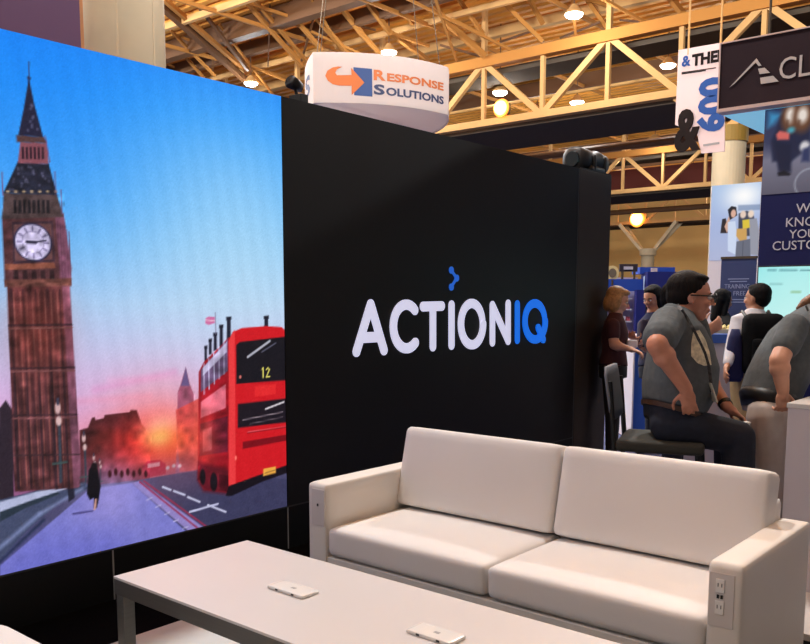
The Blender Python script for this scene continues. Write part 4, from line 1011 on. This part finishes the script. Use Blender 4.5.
def person(name, label, c):
    near = c.get('near'); vox = .0062 if near else .0095; sv = c['side'].normalized()
    f, u, s = frame(c['face'], c.get('up', ZU)); h = c['h']; hc = c['head']
    mb = MB()
    head_shape(mb, hc, f, u, s, h)
    secs = c['torso']; mb.loft(torso_secs(secs, sv, -.016), 24, 2.2)
    nb = secs[-1][0]; mb.limb(nb-ZU*.02, .062*c.get('bulk', 1), hc-u*.26*h-f*.06*h, .055*c.get('bulk', 1))
    for a in c['arms']:
        mb.limb(a['sh'], a.get('r', (.055,))[0], a['el'], .043*a.get('k', 1)); mb.limb(a['el'], .043*a.get('k', 1), a['wr'], .027*a.get('k', 1))
        mb.ell(a['el'].lerp(a['wr'], .25), *(v*.046*a.get('k', 1) for v in (Vector((1, 0, 0)), Vector((0, 1, 0)), Vector((0, 0, 1)))))
        d = a.get('hd', a['wr']-a['el']); n = a['hn']; d = d.normalized(); n = (n-d*n.dot(d)).normalized(); t = n.cross(d)*a.get('thumb', 1)
        hand_shape(mb, a['wr'], d, n, t, a.get('hl', .18), a.get('curl', .45), .009 if near else .010)
    for l in c['legs']:
        mb.limb(l['hip'], l.get('r', .085)-.01, l['kn'], .055); mb.limb(l['kn'], .055, l['an'], .036)
        fd = l.get('fd', f); fd = Vector((fd.x, fd.y, 0)).normalized()
        mb.limb(l['an']-ZU*.035, .034, l['an']+fd*.15-ZU*.05, .03)
    base = c.get('base') or Vector((secs[0][0].x, secs[0][0].y, min(l['an'].z for l in c['legs'])-.09))
    o = mb.build(name, c['skin'], None, label=label, cat='person', loc=base, remesh=vox, smooth_it=3)
    # eyes
    for k in (-1, 1):
        e = hc+f*.355*h+s*k*.135*h+u*.015*h
        w = MB().ell(e, s*.05*h, f*.05*h, u*.036*h, 12, 8).build('eye', mat('eye_white', (232, 226, 220), .3), o, smooth=True)
        MB().ell(e+f*.036*h, s*.024*h, f*.018*h, u*.026*h, 10, 6).build('iris', mat('dark_iris', (44, 28, 20), .2), w, smooth=True)
        MB().limb(hc+f*.40*h+s*k*.07*h+u*.105*h, .014*h, hc+f*.345*h+s*k*.22*h+u*.10*h, .012*h, 8).build('eyebrow', c['hair_m'], o, smooth=True)
    MB().ell(hc+f*.40*h-u*.25*h, s*.085*h, f*.025*h, u*.012*h, 12, 6).build('lips', mat('lips', (168, 96, 88), .5), o, smooth=True)
    # hair
    hb_ = MB(); E = lambda q, r: hb_.ell(hc+f*(q[0]*h)+s*(q[1]*h)+u*(q[2]*h), s*(r[1]*h), f*(r[0]*h), u*(r[2]*h), 20, 12)
    kind = c['hair']
    E((-.10, 0, .20), (.42, .36, .36)); E((-.20, 0, .04), (.30, .345, .34)); E((.05, 0, .40), (.26, .28, .11))
    for k in (-1, 1): E((-.08, k*.27, .14), (.16, .09, .20))
    if kind == 'short': E((-.24, 0, -.14), (.16, .27, .18)); E((.16, .03, .40), (.17, .23, .07))
    if kind == 'bob':
        for k in (-1, 1): E((-.04, k*.30, -.12), (.24, .13, .36)); 
        E((-.26, 0, -.14), (.26, .36, .38)); E((.18, 0, .38), (.2, .28, .12))
    if kind == 'long':
        for k in (-1, 1): hb_.limb(hc-f*.02*h+s*k*.28*h+u*.1*h, .15*h, hc-f*.02*h+s*k*.30*h-u*.75*h, .11*h)
        hb_.limb(hc-f*.25*h, .3*h, hc-f*.28*h-u*.85*h, .2*h)
    if kind == 'tail':
        E((-.24, 0, -.10), (.2, .28, .2))
        pts = [hc+c['tail'][i] for i in range(len(c['tail']))]; rr_ = [.075*h*4, .25*h, .2*h, .1*h]
        for i in range(len(pts)-1): hb_.limb(pts[i], [.20, .16, .12, .05][i]*h, pts[i+1], [.16, .12, .05, .03][i]*h)
    hb_.build('hair', c['hair_m'], o, remesh=.008 if near else .011, smooth_it=2)
    # shirt
    sb = MB(); n0 = c.get('shirt_from', 0); sb.loft(torso_secs(secs[n0:c.get('shirt_to', len(secs))], sv, .006), 28, 2.2)
    for a in c['arms']:
        k = a.get('sleeve', .55); sr = a.get('sr', .072)
        if k <= 1: sb.limb(a['sh'], sr*1.02, a['sh'].lerp(a['el'], k), sr)
        else:
            sb.limb(a['sh'], sr, a['el'], sr*.86); sb.limb(a['el'], sr*.86, a['el'].lerp(a['wr'], k-1), sr*.66)
    sh = sb.build('shirt', c['shirt'], o, remesh=.009 if near else .011, smooth_it=5)
    # trousers
    tb = MB(); s0 = torso_secs(secs, sv, .002)[:c.get('trouser_to', 2)]; tb.loft(s0, 26, 2.2)
    for l in c['legs']:
        r0 = l.get('r', .085); rk = l.get('rk', .07); ra = l.get('ra', .058); tb.limb(l['hip'], r0, l['kn'], rk); tb.limb(l['kn'], rk, l['an']+(l['kn']-l['an'])*.06, ra)
    tb.build('trousers', c['pants'], o, remesh=.010 if near else .012, smooth_it=5)
    for l in c['legs']:
        fd = l.get('fd', f); fd = Vector((fd.x, fd.y, 0)).normalized(); sd = fd.cross(ZU); a = l['an']; q = MB()
        q.loft([(a-fd*.075-ZU*.055, sd*.036, ZU*.034), (a-fd*.02-ZU*.045, sd*.042, ZU*.05), (a+fd*.08-ZU*.06, sd*.047, ZU*.036), (a+fd*.16-ZU*.066, sd*.045, ZU*.028), (a+fd*.20-ZU*.072, sd*.028, ZU*.018)], 18)
        q.build('shoe', c.get('shoe', M_black), o, smooth=True)
    return o, (f, u, s, h, hc, secs)

M_grey_tee = mat('heather_grey_tee', (82, 88, 92), .9, noise=.12, nscale=40, bump=.35, bscale=14)
M_jeans = mat('dark_navy_jeans', (20, 24, 40), .85, noise=.2, nscale=30, bump=.3, bscale=16)
M_dhair = mat('dark_brown_hair', (20, 13, 11), .75, spec=.2, noise=.3, nscale=60, bump=.5, bscale=70, stretch=(1, 1, .3))
M_bhair = mat('black_hair', (11, 9, 11), .7, spec=.2, noise=.3, nscale=60, bump=.5, bscale=70, stretch=(1, 1, .3))
sk = skin('warm', (196, 134, 108)); sk2 = skin('pale', (206, 152, 126)); sk3 = skin('tan', (190, 134, 104))
D = 4.5
th_ = math.radians(10)
fm = (RH*math.cos(th_)-FH*math.sin(th_)).normalized(); sm_ = (FH*math.cos(th_)+RH*math.sin(th_)).normalized()   # facing, and towards his far side
def tz(x, y, d=None): return at(x, y, D if d is None else d)
# seated person
S_ = [(tz(668, 424), .185, .125), (tz(673, 408), .215, .155), (tz(679, 388), .235, .185), (tz(681, 368), .232, .183), (tz(679, 348), .225, .158), (tz(676, 330), .215, .132), (tz(676, 318), .165, .10), (tz(680, 309), .085, .07)]
hcs = tz(690.5, 297.5, D)
cfg = dict(near=1, side=sm_, face=fm-ZU*.06, h=.255, head=hcs, torso=S_, bulk=1.15, skin=sk, hair='short', hair_m=M_dhair, shirt=M_grey_tee, pants=M_jeans, trouser_to=2, shirt_from=1,
    arms=[dict(sh=tz(668, 323, 4.33), el=tz(657, 345, 4.10), wr=tz(686, 389, 4.16), hn=FH+RH*.4, hd=RH*.25-ZU*1.0+FH*.1, curl=.42, thumb=1, sleeve=.72, sr=.088, k=1.22, hl=.17),
          dict(sh=tz(692, 326, 4.68), el=tz(706, 378, 4.74), wr=tz(728, 408, 4.55), hn=-ZU+RH*.15, hd=RH*.9-ZU*.62, curl=.35, thumb=-1, sleeve=.6, sr=.085, k=1.1, hl=.17)],
    legs=[dict(hip=tz(670, 424, 4.40), kn=tz(738, 437, 4.34), an=tz(738, 527, 4.40), fd=fm, r=.105, rk=.085, ra=.078), dict(hip=tz(672, 424, 4.62), kn=tz(730, 435, 4.62), an=tz(728, 522, 4.66), fd=fm, r=.105, rk=.085, ra=.075)])
man, (f, u, s, h, hc, secs) = person('person', 'seated person in profile with dark glasses, grey t-shirt, lanyard and dark jeans', cfg)
# glasses
gb = MB(); M_gl = mat('dark_glasses_frame', (26, 14, 12), .3)
for k in (-1, 1):
    e = hc+f*.47*h+s*k*.15*h+u*.01*h; ring = [e+s*math.cos(a)*.115*h+u*math.sin(a)*.085*h for a in [2*math.pi*i/20 for i in range(21)]]
    gb.tube(ring, .0032, 6); gb.tube([e+s*k*.115*h+u*.04*h, hc+f*.2*h+s*k*.335*h+u*.05*h, hc-f*.06*h+s*k*.36*h+u*.045*h], .0045, 6)
gb.tube([hc+f*.48*h-s*.04*h+u*.03*h, hc+f*.48*h+s*.04*h+u*.03*h], .003, 6)
gb.build('glasses', M_gl, man, smooth=True)
# lanyard, badge, belt, wristband
M_lan = mat('cream_lanyard', (214, 204, 176), .7, noise=.35, nscale=40)
P_ = lambda x, y, d: at(x, y, d)
from mathutils.bvhtree import BVHTree
def surf(o, x, y, lift=.004):
    me = o.data; inv = off(o); T = BVHTree.FromPolygons([v.co+inv for v in me.vertices], [tuple(p.vertices) for p in me.polygons])
    loc, n, i, dist = T.ray_cast(CAM, ray(x, y).normalized())
    return loc + n*lift
shirt_o = [c_ for c_ in man.children if c_.name.startswith('shirt')][0]
lb = MB(); pth = [surf(shirt_o, *q) for q in ((681, 311), (686, 318), (692, 328), (698, 340), (704, 353), (708, 366), (710, 380), (710.5, 391))]
pth = [P_(677.5, 305, 4.42)] + pth
for a, b in zip(pth[:-1], pth[1:]):
    e_ = (b-a).normalized()*.004; lb.bar(a-e_, b+e_, .016, .005, up=(CAM-a))
lb.build('lanyard', mat('black_white_strap', (52, 50, 52), .6, noise=.8, nscale=70), man)
q_ = [(693, 332), (699, 330), (705, 340), (709, 352), (711, 365), (704, 366), (697, 363), (691, 356), (691, 344)]
fr_ = [surf(shirt_o, *q, .003) for q in q_]; cen_ = surf(shirt_o, 700, 349, .004)
MB().add([cen_]+fr_, [(0, i+1, (i+1) % len(fr_)+1) for i in range(len(fr_))]).build('shirt_print', M_lan, man)
bdg = surf(shirt_o, 711, 392, .006)
MB().obox(bdg, (RH*.35+ZU*-.94)*.05, FH*.034, (RH*.94+ZU*.35)*.003).build('badge', mat('pale_badge', (216, 210, 190), .4), man)
bs = torso_secs(secs, cfg['side'], .012); bc_ = secs[1][0]*.55+secs[0][0]*.45
mb = MB(); a0, a1 = bs[0], bs[1]; lerp = lambda t_: (a0[0].lerp(a1[0], t_), a0[1].lerp(a1[1], t_), a0[2].lerp(a1[2], t_))
mb.loft([lerp(.72), lerp(.98)], 28, 2.2); mb.build('belt', mat('brown_belt', (70, 46, 34), .5), man, smooth=False)
w = cfg['arms'][1]; d_ = (w['wr']-w['el']).normalized(); x_ = d_.cross(ZU).normalized(); y_ = d_.cross(x_)
MB().loft([(w['wr']-d_*.045, x_*.037, y_*.037), (w['wr']-d_*.02, x_*.036, y_*.036)], 20).build('wristband', M_black, man)
pd = at(746.5, 423.5, 4.5); MB().rbox(pd, RH*.014, FH*.02, (ZU*.9+RH*.2)*.012, .005, 4).build('held_object', M_dev, None, smooth=True, label='small white gadget in the hand of the seated person with glasses', cat='gadget')

# chair under the seated person: tall, with a footrest
M_ch = mat('black_chair_metal', (18, 18, 20), .4, metal=.3); M_seat = mat('olive_brown_seat', (46, 44, 36), .8); M_back = mat('grey_chair_back', (104, 106, 114), .6)
fm_k, sm_k = fm, sm_
th2 = math.radians(22); fm = (RH*math.cos(th2)-FH*math.sin(th2)).normalized(); sm_ = (FH*math.cos(th2)+RH*math.sin(th2)).normalized()
sc_ = tz(663, 437, 4.52); zs = sc_.z; sc0 = Vector((sc_.x, sc_.y, 0)); hwid, hdep = .22, .215
chair = thing('tall_chair', 'tall black-legged chair with grey back under the seated person with glasses', 'chair', sc0)
MB().rbox(sc0+ZU*(zs-.025), fm*hdep, sm_*hwid, ZU*.03, .02, 8, (0, 0, .006)).build('seat', M_seat, chair, smooth=True)
bkc = sc0-fm*(hdep+.02)
bsec = []
for zz, off_, hw_ in ((zs+.10, -.005, .17), (zs+.14, -.01, .20), (zs+.24, -.025, .21), (zs+.33, -.04, .20), (zs+.37, -.045, .17)): bsec.append((bkc+ZU*zz+fm*off_, sm_*hw_, fm*.014))
MB().loft(bsec, 28, 4).build('backrest', M_back, chair, smooth=True)
for k in (-1, 1):
    MB().tube([bkc+sm_*k*.19+ZU*(zs+.30)-fm*.02, bkc+sm_*k*.19+ZU*(zs-.02)+fm*.01, bkc+sm_*k*.21-fm*.03+ZU*.012], .0135, 10).build('leg', M_ch, chair)
    MB().tube([sc0+fm*(hdep-.03)+sm_*k*.19+ZU*(zs-.04), sc0+fm*(hdep+.01)+sm_*k*.21+ZU*.012], .0135, 10).build('leg', M_ch, chair)
fa = [l['an'] for l in cfg['legs']]; zf = min(a.z for a in fa)-.108
e1, e2 = sc0+fm*(hdep-.01)-sm_*.2+ZU*zf, sc0+fm*(hdep-.01)+sm_*.2+ZU*zf
MB().tube([e1, e1+fm*.26, e2+fm*.26, e2], .012, 10).build('footrest', M_ch, chair)

# leaning person at the right
D = 4.75
L_ = [(tz(768, 412), .17, .125), (tz(769, 398), .18, .145), (tz(775, 382), .18, .15), (tz(785, 362), .185, .15), (tz(796, 343), .19, .145), (tz(806, 328), .18, .115), (tz(813, 317), .13, .085), (tz(818, 310), .075, .06)]
sdl = (FH+RH*.1).normalized()
cl = dict(near=1, side=sdl, face=RH*.93-ZU*.38-FH*.05, up=ZU+RH*.4, h=.235, head=tz(840, 292), torso=L_, skin=sk2, hair='tail', hair_m=mat('light_brown_hair', (120, 84, 58), .5, noise=.3, nscale=50, bump=.5, bscale=60),
    tail=[-RH*.04+ZU*.0, -RH*.13-ZU*.03, -RH*.19-ZU*.06, -RH*.23-ZU*.09], shirt=M_grey_tee, pants=mat('pale_grey_trousers', (190, 178, 170), .85, noise=.06, nscale=20, bump=.3, bscale=14), trouser_to=3, shirt_from=1,
    arms=[dict(sh=tz(794, 327, 4.56), el=tz(779, 361, 4.46), wr=tz(783, 391, 4.47), hn=FH, hd=-ZU, curl=.95, thumb=-1, sleeve=.55, sr=.076, k=1.18, hl=.165), dict(sh=tz(806, 327, 4.93), el=tz(818, 365, 4.98), wr=tz(826, 392, 4.9), hn=-FH, hd=-ZU+RH*.3, curl=.9, thumb=-1, sleeve=.55, sr=.076, k=1.1, hl=.165)],
    legs=[dict(hip=tz(768, 416, 4.66), kn=tz(774, 492, 4.66), fd=RH, an=Vector((tz(770, 500, 4.66).x, tz(770, 500, 4.66).y, .10)), r=.115, rk=.08, ra=.075), dict(hip=tz(769, 416, 4.86), kn=tz(776, 490, 4.86), fd=RH, an=Vector((tz(772, 500, 4.86).x, tz(772, 500, 4.86).y, .10)), r=.115, rk=.08, ra=.075)])
lean, (f, u, s, h, hc, secs) = person('person', 'person in grey t-shirt and pale trousers leaning forward over the white counter', cl)
bs = torso_secs(secs, sdl, .010); mb = MB(); a0, a1 = bs[0], bs[1]
mb.loft([(bs[0][0].lerp(bs[1][0], .35), bs[0][1], bs[0][2]), bs[1], (bs[1][0].lerp(bs[2][0], .35), bs[1][1]*.98, bs[1][2]*.98)], 28, 2.2); mb.build('undershirt_hem', M_black, lean, smooth=True)
lb = MB(); lb.tube([tz(806, 306, 4.66), tz(812, 322, 4.62), tz(822, 340, 4.66), tz(828, 356, 4.75)], .006, 6); lb.build('lanyard', M_black, lean)

# person with backpack
D = 7.2
dv = (FH-RH*.02).normalized(); sb_ = dv.cross(ZU)
B_ = [(tz(748, 380), .15, .11), (tz(748, 368), .165, .115), (tz(750, 350), .16, .115), (tz(752, 332), .185, .115), (tz(754, 320), .185, .10), (tz(755, 314), .10, .07), (tz(755.5, 309), .06, .055)]
M_khaki = mat('khaki_trousers', (176, 146, 104), .85, noise=.08, nscale=20, bump=.25, bscale=16)
gz = lambda x, y, d: Vector((tz(x, y, d).x, tz(x, y, d).y, .09))
cb = dict(side=-sb_, face=FH*.75-RH*.62, h=.235, head=tz(757, 298.5), torso=B_, skin=sk3, hair='short', hair_m=M_bhair, shirt=mat('white_shirt', (206, 204, 212), .8, bump=.2, bscale=16), pants=M_khaki, trouser_to=2, shirt_from=1,
    arms=[dict(sh=tz(738, 322, 7.2), el=tz(732, 346, 7.1), wr=tz(727, 366, 6.95), hn=RH, curl=.4, sleeve=1.85, sr=.062), dict(sh=tz(770, 323, 7.2), el=tz(778, 346, 7.2), wr=tz(776, 366, 7.3), hn=-RH, curl=.4, thumb=-1, sleeve=1.85, sr=.062)],
    legs=[dict(hip=tz(741, 383, 7.2), kn=tz(741, 424, 7.2), an=gz(741, 424, 7.22), r=.092, rk=.07, ra=.06, fd=dv), dict(hip=tz(754, 383, 7.25), kn=tz(755, 424, 7.25), an=gz(755, 424, 7.25), r=.092, rk=.07, ra=.06, fd=dv)])
bp, (f, u, s, h, hc, secs) = person('person', 'person seen from behind in white shirt and khaki trousers, wearing a black backpack', cb)
pcb = tz(752, 343, 7.2)-dv*.20
pack = thing('backpack', 'bulky black backpack on the back of the person in khaki trousers', 'backpack', pcb-ZU*.25)
MB().rbox(pcb, sb_*.165, dv*.085, ZU*.25, .07, 10, (0, .03, 0)).build('main_bag', mat('black_nylon', (9, 9, 12), .8, bump=.3, bscale=20, spec=.15), pack, smooth=True)
MB().rbox(pcb-dv*.10-ZU*.08, sb_*.125, dv*.035, ZU*.13, .03, 8, (0, .01, 0)).build('front_pocket', mat('black_nylon', (16, 16, 20)), pack, smooth=True)
for k in (-1, 1): MB().tube([pcb+sb_*k*.10+ZU*.20+dv*.06, tz(755, 318, 7.2)+sb_*k*.11+ZU*.055, tz(755, 322, 7.2)+sb_*k*.12+dv*.13, tz(755, 350, 7.2)+sb_*k*.14+dv*.12, pcb+sb_*k*.13-ZU*.18+dv*.07], .014, 8).build('strap', M_black, pack)
jc = tz(734, 362, 7.05)
MB().loft([(jc-ZU*.16, sb_*.06, dv*.04), (jc-ZU*.12, sb_*.08, dv*.05), (jc+ZU*.05, sb_*.075, dv*.055), (jc+ZU*.20, sb_*.05, dv*.05), (jc+ZU*.27, sb_*.03, dv*.03)], 20, 2.4).build('jacket', mat('navy_jacket', (24, 28, 78), .8, bump=.4, bscale=12), bp, smooth=True)

# blonde standing person
D = 7.7
db = (RH*.96-FH*.25).normalized(); s2 = db.cross(ZU)
G_ = [(tz(613, 378), .15, .12), (tz(613, 366), .165, .125), (tz(614, 350), .14, .10), (tz(615, 334), .155, .115), (tz(615, 323), .16, .09), (tz(615.5, 317), .09, .065), (tz(616, 313), .055, .05)]
cg = dict(side=-s2, face=db-ZU*.3, h=.232, head=tz(617.5, 300.5), torso=G_, skin=sk2, hair='bob', hair_m=mat('dark_blonde_hair', (176, 132, 84), .5, noise=.25, nscale=50, bump=.5, bscale=60), shirt=mat('maroon_top', (62, 22, 28), .85, bump=.2, bscale=14), pants=mat('black_skirt', (20, 18, 22), .8), trouser_to=2, shirt_from=1,
    arms=[dict(sh=tz(613, 325, 7.52), el=tz(614, 345, 7.5), wr=tz(629, 349, 7.45), hn=-ZU, curl=.6, thumb=-1, sleeve=.5, sr=.06), dict(sh=tz(618, 325, 7.88), el=tz(621, 344, 7.9), wr=tz(632, 344, 7.8), hn=ZU, curl=.6, sleeve=.5, sr=.06)],
    legs=[dict(hip=tz(612, 380, 7.6), kn=tz(612, 418, 7.6), an=gz(612, 418, 7.6), r=.088, rk=.062, ra=.05, fd=db), dict(hip=tz(613, 380, 7.8), kn=tz(613, 418, 7.8), an=gz(613, 418, 7.8), r=.088, rk=.062, ra=.05, fd=db)])
person('person', 'standing person with blonde bob and maroon top beside the black pillar', cg)
hb2 = at(632, 345, 7.6)
t = thing('gift_bag', 'small white and lilac packet held by the person with blonde hair', 'packet', hb2)
MB().rbox(hb2+ZU*.01, RH*.045, FH*.03, ZU*.035, .012, 5).build('packet', mat('white_pack', (228, 224, 232), .5), t, smooth=True)
MB().rbox(hb2-RH*.045-ZU*.03, RH*.03, FH*.025, ZU*.025, .01, 5).build('wrap', mat('lilac_pack', (176, 170, 220), .5), t, smooth=True)

# dark-haired person in navy
D = 8.35
dn = (-RH*.75-FH*.6).normalized(); s3 = dn.cross(ZU)
N_ = [(tz(654, 378), .15, .11), (tz(654, 366), .16, .115), (tz(654, 350), .14, .10), (tz(653, 334), .155, .11), (tz(653, 322), .16, .09), (tz(653, 316), .09, .065), (tz(653, 312), .055, .05)]
cn = dict(side=-s3, face=dn-ZU*.35, h=.23, head=tz(652.5, 298), torso=N_, skin=sk3, hair='long', hair_m=M_bhair, shirt=mat('navy_top', (26, 28, 64), .85, bump=.2, bscale=14), pants=M_jeans, trouser_to=2, shirt_from=1,
    arms=[dict(sh=tz(643.5, 325, 8.3), el=tz(641, 343, 8.15), wr=tz(634.5, 339, 7.95), hn=ZU, curl=.6, sleeve=1.7, sr=.058), dict(sh=tz(662, 325, 8.45), el=tz(664, 345, 8.35), wr=tz(652, 350, 8.15), hn=ZU, curl=.6, thumb=-1, sleeve=1.7, sr=.058)],
    legs=[dict(hip=tz(651, 381, 8.35), kn=tz(651, 416, 8.35), an=gz(651, 416, 8.35), r=.085, rk=.06, ra=.05, fd=dn), dict(hip=tz(657, 381, 8.45), kn=tz(657, 416, 8.45), an=gz(657, 416, 8.45), r=.085, rk=.06, ra=.05, fd=dn)])
person('person', 'standing person with long black hair and navy top beside the royal blue cabinet', cn)

# black-haired person in black behind the counter
D = 9.2
dk = (RH*.8+FH*.3).normalized(); s4 = dk.cross(ZU)
K_ = [(tz(722, 372), .15, .11), (tz(722, 362), .16, .115), (tz(722, 348), .15, .11), (tz(722, 335), .17, .12), (tz(722.5, 324), .165, .10), (tz(723, 318), .09, .065), (tz(723, 313), .055, .05)]
ck = dict(side=-s4, face=dk-ZU*.2, h=.235, head=tz(723, 301), torso=K_, skin=sk3, hair='long', hair_m=M_bhair, shirt=mat('black_top', (18, 17, 20), .85), pants=mat('black_skirt', (20, 18, 22)), trouser_to=2, shirt_from=1,
    arms=[dict(sh=tz(716, 326, 9.05), el=tz(717, 342, 9.0), wr=tz(728, 344, 9.0), hn=-ZU, curl=.5, thumb=-1, sleeve=1.8, sr=.06), dict(sh=tz(730, 326, 9.35), el=tz(732, 342, 9.35), wr=tz(738, 340, 9.2), hn=-ZU, curl=.5, sleeve=1.8, sr=.06)],
    legs=[dict(hip=tz(719, 375, 9.1), kn=tz(719, 405, 9.1), an=gz(719, 405, 9.1), r=.088, rk=.062, ra=.05, fd=dk), dict(hip=tz(726, 375, 9.3), kn=tz(726, 405, 9.3), an=gz(726, 405, 9.3), r=.088, rk=.062, ra=.05, fd=dk)])
person('person', 'person with black hair in black clothes behind the blue-topped counter', ck)

# person hidden behind the seated one, reaching right
D = 5.6
dh = (RH*.95+FH*.15).normalized(); s5 = dh.cross(ZU)
H_ = [(tz(672, 396), .16, .12), (tz(672, 384), .17, .125), (tz(674, 366), .165, .12), (tz(676, 346), .175, .12), (tz(677, 330), .17, .10), (tz(677, 322), .10, .07), (tz(677, 317), .06, .055)]
ch = dict(side=-s5, face=dh-ZU*.05, h=.235, head=tz(678, 301), torso=H_, skin=sk2, hair='short', hair_m=M_bhair, shirt=mat('charcoal_top', (40, 40, 46), .85), pants=M_jeans, trouser_to=2, shirt_from=1,
    arms=[dict(sh=tz(677, 333, 5.45), el=tz(684, 362, 5.4), wr=tz(702, 334, 5.3), hn=FH+ZU*.2, hd=RH*.8+ZU*.45, curl=.35, thumb=-1, sleeve=.55, sr=.062), dict(sh=tz(680, 333, 5.78), el=tz(690, 358, 5.8), wr=tz(694, 376, 5.7), hn=-FH, curl=.4, sleeve=.55, sr=.062)],
    legs=[dict(hip=tz(671, 400, 5.5), kn=tz(672, 448, 5.5), an=gz(672, 448, 5.5), r=.09, rk=.066, ra=.055, fd=dh), dict(hip=tz(673, 400, 5.72), kn=tz(674, 448, 5.72), an=gz(674, 448, 5.72), r=.09, rk=.066, ra=.055, fd=dh)])
person('person', 'person hidden behind the seated one, only dark hair and a reaching hand in view', ch)
bxp = at(721, 317, 7.0)
